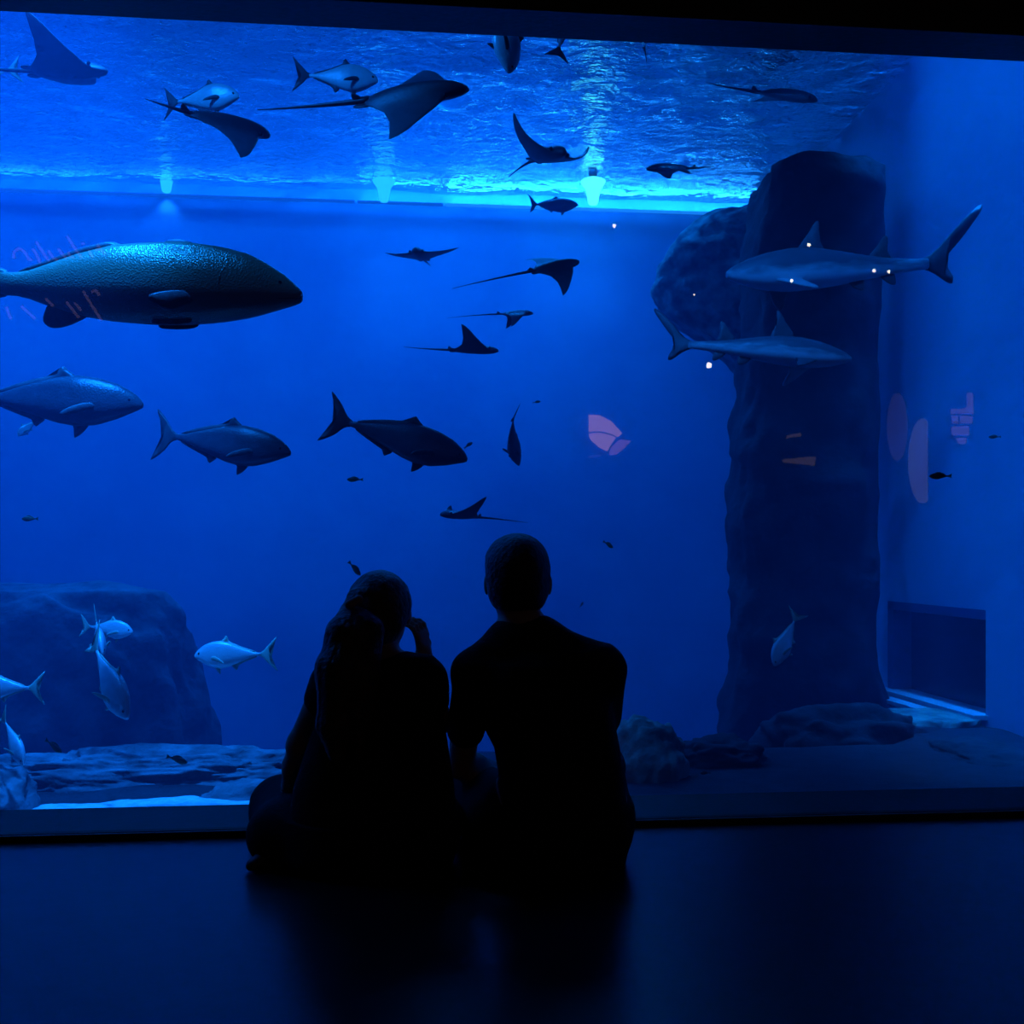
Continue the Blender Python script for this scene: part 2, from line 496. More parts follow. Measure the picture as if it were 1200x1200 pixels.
def fin_mesh(outline, thick, plane='xz', sub=3):
    """flat blade with a real, edge-tapered thickness; outline in (x, z)"""
    o = smooth_outline(outline, sub) if sub > 1 else list(outline)
    bm = bmesh.new()
    cx = sum(p[0] for p in o)/len(o); cz = sum(p[1] for p in o)/len(o)
    rim = [bm.verts.new((x, 0, z)) for x, z in o]
    A = [bm.verts.new((cx+(x-cx)*.86, thick/2, cz+(z-cz)*.86)) for x, z in o]
    B = [bm.verts.new((cx+(x-cx)*.86, -thick/2, cz+(z-cz)*.86)) for x, z in o]
    n = len(o)
    for i in range(n):
        j = (i+1) % n
        bm.faces.new((rim[i], rim[j], A[j], A[i]))
        bm.faces.new((rim[j], rim[i], B[i], B[j]))
    fa = bm.faces.new(A); fb = bm.faces.new(list(reversed(B)))
    bmesh.ops.triangulate(bm, faces=[fa, fb])
    return bm

def fish_body(prof, wf, L, nt_=28, ns=20):
    ts = [p[0] for p in prof]; tp = [p[1] for p in prof]; bt = [p[2] for p in prof]
    V, Fc = [], []
    rows = [0.004] + [((i+.6)/nt_)**1.15 for i in range(nt_)] 
    rows[-1] = 1.0
    for t in rows:
        top, bot = np.interp(t, ts, tp), np.interp(t, ts, bt)
        hh = (top+bot)/2
        w = wf*hh*(1.0 - .25*max(0, t-.45)/.55) + .004
        for k in range(ns):
            th = 2*math.pi*k/ns
            c, s = math.cos(th), math.sin(th)
            z = (top if s > 0 else bot)*s
            V.append(((.45-t)*L, w*math.copysign(abs(c)**.85, c)*L, z*L))
    n = len(rows)
    for i in range(n-1):
        for k in range(ns):
            k2 = (k+1) % ns
            Fc.append((i*ns+k, i*ns+k2, (i+1)*ns+k2, (i+1)*ns+k))
    Fc.append(tuple(reversed(range(ns)))); Fc.append(tuple((n-1)*ns+k for k in range(ns)))
    return V, Fc

def sample(prof, t):
    ts = [p[0] for p in prof]
    return np.interp(t, ts, [p[1] for p in prof]), np.interp(t, ts, [p[2] for p in prof])

def apply_bend(me, L, bend):
    if not bend: return
    for v in me.vertices:
        t = .45 - v.co.x/L
        s = t - .3
        if s > 0: v.co.y += bend*L*s*s

KIND = {}
KIND['jack'] = dict(
    prof=[(0, .012, .012), (.03, .05, .03), (.08, .085, .055), (.16, .125, .095), (.28, .155, .14), (.4, .165, .155), (.52, .15, .14), (.65, .115, .105),
          (.78, .075, .07), (.9, .036, .034), (1, .02, .02)],
    wf=.55, mat='jack', fin='dark_fin',
    fins=[('tail_fin', [(.97, .018), (1.03, .05), (1.10, .125), (1.19, .195), (1.205, .19), (1.15, .10), (1.115, .03), (1.11, -.005), (1.12, -.05), (1.15, -.12), (1.2, -.2), (1.185, -.205), (1.09, -.13), (1.03, -.05), (.97, -.018)]),
          ('dorsal_fin', [(.42, .15), (.47, .19), (.50, .215), (.515, .205), (.53, .17), (.6, .15), (.75, .11), (.92, .05), (.92, .03), (.7, .08), (.5, .13)]),
          ('anal_fin', [(.60, -.11), (.645, -.16), (.66, -.165), (.68, -.13), (.78, -.095), (.92, -.045), (.92, -.03), (.7, -.08)]),
          ('pelvic_fin', [(.33, -.135), (.36, -.19), (.405, -.225), (.415, -.215), (.42, -.17), (.42, -.14)])],
    pect=[(.27, -.02), (.33, -.015), (.43, -.06), (.47, -.10), (.44, -.105), (.34, -.07), (.28, -.045)], eye=(.085, .022, .016))
KIND['trevally'] = dict(
    prof=[(0, .015, .015), (.03, .06, .045), (.08, .11, .075), (.16, .165, .125), (.28, .205, .18), (.4, .215, .195), (.52, .19, .17), (.65, .13, .12),
          (.78, .075, .07), (.9, .032, .03), (1, .02, .02)],
    wf=.42, mat='trevally', fin='trevally_fin',
    fins=[('tail_fin', [(.97, .018), (1.03, .05), (1.10, .12), (1.22, .24), (1.235, .235), (1.16, .10), (1.12, .03), (1.11, -.005), (1.12, -.04), (1.16, -.11), (1.235, -.235), (1.22, -.24), (1.09, -.12), (1.03, -.05), (.97, -.018)]),
          ('dorsal_fin', [(.40, .19), (.45, .25), (.475, .285), (.49, .28), (.51, .22), (.6, .17), (.75, .105), (.92, .045), (.92, .02), (.7, .08), (.5, .16)]),
          ('anal_fin', [(.56, -.14), (.60, -.21), (.625, -.22), (.65, -.16), (.75, -.105), (.92, -.045), (.92, -.02), (.7, -.08)]),
          ('pelvic_fin', [(.31, -.17), (.33, -.22), (.37, -.27), (.385, -.26), (.385, -.2), (.38, -.17)])],
    pect=[(.27, -.02), (.34, .0), (.46, -.05), (.52, -.10), (.48, -.10), (.36, -.07), (.28, -.05)], eye=(.085, .035, .022))
KIND['big'] = dict(
    prof=[(0, .008, .014), (.015, .026, .028), (.06, .064, .042), (.12, .100, .062), (.18, .13, .080), (.27, .150, .098), (.38, .160, .112), (.5, .154, .116),
          (.62, .142, .112), (.74, .108, .098), (.84, .070, .070), (.9, .046, .05), (.95, .036, .04), (1, .036, .04)],
    wf=.62, mat='big_fish', fin='dark_fin',
    fins=[('tail_fin', [(.97, .034), (1.02, .06), (1.07, .12), (1.12, .15), (1.14, .13), (1.12, .04), (1.11, 0), (1.12, -.05), (1.13, -.10), (1.11, -.115), (1.06, -.085), (1.02, -.055), (.97, -.036)]),
          ('dorsal_fin', [(.60, .13), (.62, .148), (.66, .15), (.75, .124), (.85, .082), (.93, .05), (.94, .035), (.85, .06), (.72, .105)]),
          ('spiny_dorsal_fin', [(.365, .15), (.38, .163), (.42, .170), (.455, .165), (.47, .155), (.46, .14), (.4, .14)]),
          ('anal_fin', [(.70, -.09), (.74, -.118), (.79, -.138), (.83, -.14), (.855, -.12), (.85, -.085), (.83, -.06), (.76, -.085)])],
    pect=[(.335, -.035), (.37, -.02), (.43, -.03), (.475, -.05), (.455, -.075), (.41, -.088), (.37, -.07), (.34, -.05)], eye=(.075, .03, .011),
    pelv=[(.36, -.085), (.42, -.09), (.48, -.105), (.475, -.12), (.40, -.12), (.355, -.108)])
KIND['tiny'] = dict(
    prof=[(0, .02, .02), (.05, .07, .06), (.15, .13, .12), (.3, .17, .17), (.5, .16, .16), (.7, .10, .10), (.9, .045, .045), (1, .035, .035)],
    wf=.45, mat='tiny', fin='tiny',
    fins=[('tail_fin', [(.96, .03), (1.05, .07), (1.16, .12), (1.18, .1), (1.14, 0), (1.18, -.1), (1.16, -.12), (1.05, -.07), (.96, -.03)]),
          ('dorsal_fin', [(.3, .15), (.4, .22), (.6, .21), (.8, .12), (.82, .06), (.5, .12)])], pect=None, eye=(.1, .03, .02))

def orient(yaw, pitch, roll):
    return (Matrix.Rotation(R(yaw)-PSI, 4, 'Z') @ Matrix.Rotation(-R(pitch), 4, 'Y') @ Matrix.Rotation(R(roll), 4, 'X')).to_euler()

def fish(kind, px, py, d, L, label, yaw=0, pitch=0, roll=0, bend=0, name='fish', group=None, cat='fish', detail=True, mats=None):
    k = KIND[kind]; prof = k['prof']
    mb, mf = (M[k['mat']], M[k['fin']]) if mats is None else (M[mats[0]], M[mats[1]])
    root = empty(name, at(px, py, d), orient(yaw, pitch, roll))
    tag(root, label, cat, group)
    V, Fc = fish_body(prof, k['wf'], L)
    body = mesh_obj('body', V, Fc, mb, root)
    apply_bend(body.data, L, bend)
    for nm, ol in k['fins']:
        bm = fin_mesh([((.45-t)*L, z*L) for t, z in ol], .010*L)
        f = bm_obj(nm, bm, mf, root, True)
        apply_bend(f.data, L, bend)
    if k.get('pect') and detail:
        for s in (1, -1):
            bm = fin_mesh([((.45-t)*L, z*L) for t, z in k['pect']], .008*L)
            x0 = (.45-k['pect'][0][0])*L; z0 = k['pect'][0][1]*L
            tp, bt = sample(prof, .3)
            w = k['wf']*(tp+bt)/2*L
            rot = Matrix.Rotation(R(-22*s), 4, 'Z')
            for v in bm.verts:
                q = rot @ (v.co-Vector((x0, 0, z0)))
                v.co = q + Vector((x0, s*w*.93, z0))
            bm_obj('pectoral_fin', bm, mf, root, True)
    if k.get('pelv'):
        for s in (1, -1):
            bm = fin_mesh([((.45-t)*L, z*L) for t, z in k['pelv']], .008*L)
            for v in bm.verts: v.co.y += s*.035*L
            bm_obj('pelvic_fin', bm, mf, root, True)
    if detail:
        et, ez, er = k['eye']
        tp, bt = sample(prof, et)
        w = k['wf']*(tp+bt)/2*L
        for s in (1, -1):
            bm = bmesh.new()
            bmesh.ops.create_uvsphere(bm, u_segments=12, v_segments=8, radius=er*L)
            for v in bm.verts: v.co = Vector((v.co.x, v.co.y*.5, v.co.z)) + Vector(((.45-et)*L, s*w*.86, ez*L))
            bm_obj('eye', bm, M['eye'], root, True)
    if kind == 'big':
        # mouth cleft and gill cover plates
        for s in (1, -1):
            pts, rad = [], []
            for i in range(8):
                u = i/7; t = .006 + u*.085
                tp, bt = sample(prof, t)
                z = -.010 - .012*u
                ww = k['wf']*(tp+bt)/2*math.sqrt(max(0, 1-(z/bt)**2))*L
                pts.append(Vector(((.45-t)*L, s*(ww+.002*L), z*L))); rad.append(.0035*L*(1-.6*u))
            v, f = tube_data(pts, rad, 6)
            mesh_obj('mouth', v, f, M['mouth'], root)
            pts, rad = [], []
            for i in range(14):
                u = i/13; a = R(-70+150*u)
                t = .205 + .055*math.cos(a); z = .012 + .075*math.sin(a)
                tp, bt = sample(prof, t); h = tp if z > 0 else bt
                ww = k['wf']*(tp+bt)/2*math.sqrt(max(0, 1-(z/h)**2))**.85*L
                pts.append(Vector(((.45-t)*L, s*(ww-.001*L), z*L))); rad.append(.006*L*math.sin(math.pi*(.1+.8*u)))
            v, f = tube_data(pts, rad, 8)
            mesh_obj('gill_cover', v, f, mb, root)
    return root

G_J = 'large jacks in midwater'
G_T = 'silver trevallies'
G_D = 'tiny dark fish in midwater'
# the big fish and the three jacks
fish('big', 196, 340, 4.15, 355*4.15/1200, 'huge greenish scaled fish crossing the upper left, tail cut off by the frame', name='giant_fish', yaw=0, pitch=-2.5)
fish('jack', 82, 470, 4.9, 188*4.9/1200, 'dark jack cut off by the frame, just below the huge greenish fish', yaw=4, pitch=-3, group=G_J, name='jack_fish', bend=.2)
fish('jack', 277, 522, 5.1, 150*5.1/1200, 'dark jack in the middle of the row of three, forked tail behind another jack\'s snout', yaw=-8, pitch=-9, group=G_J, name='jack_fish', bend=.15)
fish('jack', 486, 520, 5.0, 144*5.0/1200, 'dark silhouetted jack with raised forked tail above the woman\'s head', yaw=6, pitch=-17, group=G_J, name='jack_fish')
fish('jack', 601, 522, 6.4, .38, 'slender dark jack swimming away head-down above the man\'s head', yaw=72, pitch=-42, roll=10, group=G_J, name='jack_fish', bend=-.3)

# silver trevallies up top
fish('trevally', 247, 115, 5.3, 78*5.3/1200, 'silvery trevally with dark forked tail just above the ray with its near wing lowered', yaw=-8, pitch=0, group=G_T, name='trevally', mats=('trevally', 'dark_fin'), bend=.1)
fish('trevally', 407, 92, 5.6, 80*5.6/1200, 'grey trevally half hidden behind the largest eagle ray', yaw=8, pitch=-1, group=G_T, name='trevally', mats=('trevally', 'dark_fin'))
fish('trevally', 592, 46, 4.9, .36, 'big pale trevally diving nose down, cut by the top of the window', yaw=25, pitch=-82, group=G_T, name='trevally', mats=('trevally', 'dark_fin'))
fish('trevally', 662, 22, 5.6, .30, 'small trevally showing only its tail under the window top', yaw=20, pitch=78, group=G_T, name='trevally', mats=('trevally', 'dark_fin'))
fish('trevally', 758, 30, 5.8, .26, 'small trevally whose tail tip dips below the window top, farthest right of three', yaw=70, pitch=74, group=G_T, name='trevally', mats=('trevally', 'dark_fin'))
fish('trevally', -28, 86, 4.9, .26, 'pale fish at the photo\'s left edge under the ray\'s tail', yaw=190, pitch=-10, group=G_T, name='trevally')
# pale fish low on the left, by the rock mound
fish('trevally', 133, 738, 5.15, 58*4.9/1200, 'pale silver fish facing right, uppermost of those before the rock mound', yaw=-10, pitch=-6, group=G_T, name='trevally')
fish('trevally', 117, 750, 4.75, .28, 'pale silver fish facing the glass, tucked beneath the one facing right', yaw=-62, pitch=-28, roll=8, group=G_T, name='trevally')
fish('trevally', 131, 806, 4.4, .40, 'largest pale fish diving snout first towards the glass', yaw=-40, pitch=-42, roll=0, group=G_T, name='trevally', bend=.1)
fish('trevally', 263, 768, 4.9, 80*4.9/1200, 'pale fish facing left, alone at the right edge of the rock mound', yaw=176, pitch=-2, group=G_T, name='trevally')
fish('trevally', -8, 806, 4.7, 78*4.7/1200, 'pale fish at the photo\'s left edge with thin forked tail showing', yaw=178, pitch=0, group=G_T, name='trevally')
fish('trevally', 18, 874, 4.6, .24, 'pale fish slanting down onto the boulder by the bright sand', yaw=-38, pitch=-46, group=G_T, name='trevally')
fish('trevally', 918, 757, 6.2, .30, 'lone blue-lit trevally diving in front of the tall rock pillar', yaw=-165, pitch=-64, group=G_T, name='trevally')
fish('trevally', 30, 503, 5.4, .12, 'tiny pale fish under the jack cut off by the frame', yaw=-140, pitch=-45, group=G_T, name='trevally')
# tiny fish
for px, py, d, ln, yw, pt, lb in [
    (33, 608, 4.6, 20, 170, 0, 'tiny dark fish alone above the rock mound, near the left edge'),
    (414, 562, 4.8, 18, 175, 0, 'tiny dark fish under the tail of the jack with raised tail'),
    (65, 876, 4.4, 26, -20, -30, 'tiny olive fish beside the pale fish slanting onto the boulder'),
    (210, 891, 4.4, 26, -12, -14, 'tiny olive fish over the edge of the long rock ledge'),
    (714, 639, 4.7, 15, -40, -30, 'tiny dark fish right of the man\'s head'),
    (1099, 558, 4.6, 24, 175, 0, 'tiny dark fish in front of the right tank wall'),
    (550, 521, 6.0, 12, 20, 35, 'speck of a fish at the snout of the jack with raised tail'),
    (417, 668, 4.9, 20, 10, -50, 'tiny fish peeking out over the woman\'s hair'),
    (682, 708, 6.6, 11, 60, 30, 'faint tiny fish over the man\'s right shoulder'),
    (630, 471, 6.6, 9, 0, 10, 'faintest speck of a fish under the small rays, alone'),
    (1164, 512, 6.0, 13, 170, 0, 'faint tiny fish high on the right tank wall'),
    (825, 906, 5.2, 12, 190, 0, 'tiny dark fish low by the small dark rock')]:
    fish('tiny', px, py, d, ln*d/1200/1.1, lb, yaw=yw, pitch=pt, group=G_D, name='small_fish', detail=False)
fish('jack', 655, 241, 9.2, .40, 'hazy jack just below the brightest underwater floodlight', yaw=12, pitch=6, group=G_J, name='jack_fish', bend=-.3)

# ------------------------------------------------------------------ rays
def ray(px, py, d, span, label, yaw=0, pitch=0, roll=0, AL=.2, AR=.2, tail=(1.1, .0, 0.0), name='eagle_ray', sweep=0.0):
    """span in m; AL/AR: how far the left/right wing curls up (radians over the wing)"""
    root = empty(name, at(px, py, d), orient(yaw, pitch, roll))
    tag(root, label, 'ray', 'eagle rays gliding in the tank')
    S = span
    us = [-1, -.985, -.95, -.9, -.82, -.72, -.6, -.48, -.36, -.26, -.18, -.12, -.06, 0]
    us = us + [-u for u in reversed(us[:-1])]
    nv = 14
    lead_k = [(0, .365), (.045, .355), (.085, .315), (.125, .235), (.2, .21), (.35, .17), (.6, .075), (.85, -.03), (.95, -.09), (1, -.135)]
    trail_k = [(0, -.30), (.06, -.30), (.12, -.28), (.2, -.225), (.35, -.155), (.6, -.125), (.85, -.135), (.95, -.145), (1, -.15)]
    def wing(u, z):
        s = 1 if u > 0 else -1
        A = AL if s > 0 else AR
        q = abs(u)*.5
        ang = A*(abs(u)**1.25)
        # integrate the arc numerically
        n = 8; y = h = 0
        for i in range(n):
            uu = abs(u)*(i+.5)/n
            th = A*uu**1.25*1.6
            y += math.cos(th)*q/n; h += math.sin(th)*q/n
        th = A*abs(u)**1.25*1.6
        return s*(y - math.sin(th)*z), h + math.cos(th)*z
    def surf(side):
        rows = []
        for u in us:
            a = abs(u)
            le = np.interp(a, [k[0] for k in lead_k], [k[1] for k in lead_k])
            te = np.interp(a, [k[0] for k in trail_k], [k[1] for k in trail_k])
            th = .075*math.exp(-(a/.17)**2) + .030*(1-a)**.8 + .002
            row = []
            for j in range(nv+1):
                v = .5-.5*math.cos(math.pi*j/nv)
                x = le + (te-le)*v + sweep*a**1.6
                prof = (max(0, v)**.5)*(1-v)**.75*1.75
                z = th*prof*(1.0 if side > 0 else -.55)
                y, zz = wing(u, z) if a > 0 else (0, z)
                row.append(Vector((x*S, y*S, zz*S)))
            rows.append(row)
        return rows
    top, bot = surf(1), surf(-1)
    V, Fc = [], []
    nu = len(us)
    for r in top: V += r
    off = len(V)
    for r in bot: V += r
    for i in range(nu-1):
        for j in range(nv):
            k = i*(nv+1)+j
            Fc.append((k, k+nv+1, k+nv+2, k+1))
            Fc.append((off+k, off+k+1, off+k+nv+2, off+k+nv+1))
    for j in range(nv):
        Fc.append((j, j+1, off+j+1, off+j)); k = (nu-1)*(nv+1)+j
        Fc.append((k+1, k, off+k, off+k+1))
    bm = bmesh.new()
    me = bpy.data.meshes.new('t'); me.from_pydata([tuple(v) for v in V], [], Fc)
    bm.from_mesh(me); bpy.data.meshes.remove(me)
    bmesh.ops.remove_doubles(bm, verts=bm.verts, dist=S*.0008)
    bm_obj('body', bm, M['ray'], root, True)
    tl, dz, dy = tail
    pts, rad = [], []
    for i in range(18):
        u = i/17
        pts.append(Vector((-.27-tl*u, dy*u*u, .006+dz*u*u))*S); rad.append(S*(.017*(1-u)**1.2+.0028))
    v, f = tube_data(pts, rad, 8)
    mesh_obj('tail', v, f, M['ray_tail'], root)
    bm = fin_mesh([(-.30*S, .015*S), (-.345*S, .055*S), (-.37*S, .055*S), (-.365*S, .012*S)], .008*S)
    bm_obj('dorsal_fin', bm, M['ray_tail'], root, True)
    for s in (1, -1):
        bm = fin_mesh([(-.24*S, .0), (-.33*S, -.01*S), (-.36*S, .015*S), (-.34*S, .04*S), (-.26*S, .04*S)], .008*S)
        for w in bm.verts: w.co = Vector((w.co.x, s*(w.co.z+.035*S), w.co.y))
        bm_obj('pelvic_fin', bm, M['ray'], root, True)
        bm = bmesh.new()
        bmesh.ops.create_uvsphere(bm, u_segments=10, v_segments=8, radius=.016*S)
        for w in bm.verts: w.co += Vector((.235, s*.082, .018))*S
        bm_obj('eye', bm, M['eye'], root, True)
    return root

ray(77, 84, 4.6, .55, 'eagle ray with one wing raised like a sail, in the top left corner', yaw=-6, pitch=-3, roll=-12, AL=.85, AR=.7, tail=(.7, .05, 0))
ray(482, 113, 4.6, .74, 'largest eagle ray, wings spread diagonally and a long straight tail', yaw=-12, pitch=1, roll=48, AL=-.15, AR=-.05, tail=(.75, .0, 0.05), sweep=.11)
ray(266, 146, 5.0, .66, 'eagle ray with dark near wing lowered, tucked right below a silvery trevally', yaw=44, pitch=2, roll=38, AL=-.2, AR=-.2, tail=(.34, .0, .05), sweep=.05)
ray(642, 184, 6.6, .74, 'eagle ray seen head-on with both wings curled up, left of the brightest floodlight', yaw=-68, pitch=-14, roll=-10, AL=.75, AR=.95, tail=(.6, -.1, 0))
ray(786, 198, 7.6, .52, 'eagle ray gliding left just above the bright water line', yaw=188, pitch=-4, roll=-12, AL=-.4, AR=-.2, tail=(.4, .03, 0))
ray(492, 300, 7.2, .55, 'thin distant eagle ray with wings spread level, above the small rays', yaw=-96, pitch=-6, roll=2, AL=.28, AR=.28, tail=(.5, 0, 0))
ray(650, 313, 6.4, .50, 'eagle ray climbing with a long tail trailing down-left', yaw=24, pitch=16, roll=40, AL=-.3, AR=-.35, tail=(1.15, -.03, 0))
ray(604, 368, 7.0, .34, 'smallest eagle ray, wings drooping, under the one with the long trailing tail', yaw=8, pitch=3, roll=8, AL=-.8, AR=-.9, tail=(1.1, -.06, 0))
ray(555, 411, 6.2, .42, 'small eagle ray with one wing up like a fin, over the jack with raised tail', yaw=-4, pitch=-2, roll=-8, AL=1.0, AR=.8, tail=(.75, .03, 0))
ray(540, 605, 5.8, .40, 'eagle ray flapping leftwards low over the couple', yaw=-140, pitch=2, roll=8, AL=.65, AR=.75, tail=(.9, -.05, .1))
ray(920, 113, 8.4, .80, 'eagle ray shape added for a dark reflection right beneath the ripples, high above the pillar', yaw=12, pitch=-2, roll=20, AL=-.1, AR=-.1, tail=(.6, .02, 0))  # ray built in place of a dark reflection in the water surface

# ------------------------------------------------------------------ sharks
def shark(px, py, d, L, label, yaw, pitch, roll, style, fat=1.0, dors=1.0, lobe=1.0):
    root = empty('shark', at(px, py, d), orient(yaw, pitch, roll))
    tag(root, label, 'shark')
    prof = [(0, .008, .010), (.02, .022, .02), (.06, .038, .032), (.12, .056, .048), (.2, .074, .062), (.32, .088, .07), (.45, .085, .066), (.58, .068, .055),
            (.7, .048, .042), (.82, .032, .03), (.93, .023, .022), (1, .02, .02)]
    prof = [(a, b*fat, c*fat) for a, b, c in prof]
    V, Fc = fish_body(prof, 1.0/fat**.5, L, 36, 20)
    b = mesh_obj('body', V, Fc, M['shark'], root)
    bend = .12
    apply_bend(b.data, L, bend)
    K = [('tail_fin', [(.96, .016), (1.03, .05), (1.10, .12), (1.19, .205), (1.235, .23), (1.225, .195), (1.15, .10), (1.085, .02), (1.085, -.03), (1.115, -.095), (1.09, -.10), (1.03, -.05), (.97, -.016)]),
         ('dorsal_fin', [(.36, .07), (.42, .14), (.465, .19), (.485, .19), (.48, .13), (.505, .075), (.49, .05)]),
         ('second_dorsal_fin', [(.72, .04), (.765, .085), (.80, .12), (.82, .115), (.815, .06), (.83, .03), (.80, .02)]),
         ('anal_fin', [(.76, -.03), (.80, -.075), (.83, -.09), (.845, -.08), (.84, -.035), (.83, -.02)]),
         ('pelvic_fin', [(.60, -.04), (.635, -.09), (.675, -.105), (.69, -.09), (.685, -.04), (.66, -.03)])]
    for nm, ol in K:
        if 'dorsal' in nm: ol = [(t, z*dors) for t, z in ol]
        if nm == 'tail_fin': ol = [(1+(t-1)*lobe, z*lobe) if z > .03 else (t, z) for t, z in ol]
        f = bm_obj(nm, fin_mesh([((.45-t)*L, z*L) for t, z in ol], .012*L), M['shark_fin'], root, True)
        apply_bend(f.data, L, bend)
    for s in (1, -1):
        ol = [(.235, 0), (.28, .01), (.37, -.015), (.42, -.0), (.41, .04), (.335, .105), (.325, .20), (.30, .21), (.265, .12), (.24, .04)]
        ol = [(.22, 0), (.25, .06), (.30, .15), (.345, .205), (.365, .205), (.36, .14), (.345, .06), (.35, 0)]
        bm = fin_mesh([((.45-t)*L, z*L) for t, z in ol], .012*L)
        for v in bm.verts:
            r_, y0 = v.co.z, v.co.y
            v.co = Vector((v.co.x, s*(.05*L + r_*.85), -.04*L - r_*style + y0))
        bm_obj('pectoral_fin', bm, M['shark_fin_lit'] if s*style > 0 else M['shark_fin'], root, True)  # one pectoral takes the paler colour to look lit
        bm = bmesh.new()
        bmesh.ops.create_uvsphere(bm, u_segments=10, v_segments=8, radius=.007*L)
        for v in bm.verts: v.co += Vector((.45-.075, s*.035, .012))*L
        bm_obj('eye', bm, M['eye'], root, True)
        for g in range(4):
            t = .20+.016*g
            v, f = tube_data([Vector(((.45-t)*L, s*.064*L, z*L)) for z in (-.025, 0, .025)], [.002*L]*3, 5)
            mesh_obj('gill_slit', v, f, M['mouth'], root)
    return root
shark(955, 318, 6.4, 1.28, 'dark shark heading left with its long tail raised over the right tank wall', 187, -4, 0, .45, 1.3, 1.25, 1.15)
shark(912, 412, 5.9, .93, 'pale-bellied shark heading right across the rock pillar, lower of the two', -4, -7, -6, .5, 1.15, 1.35)

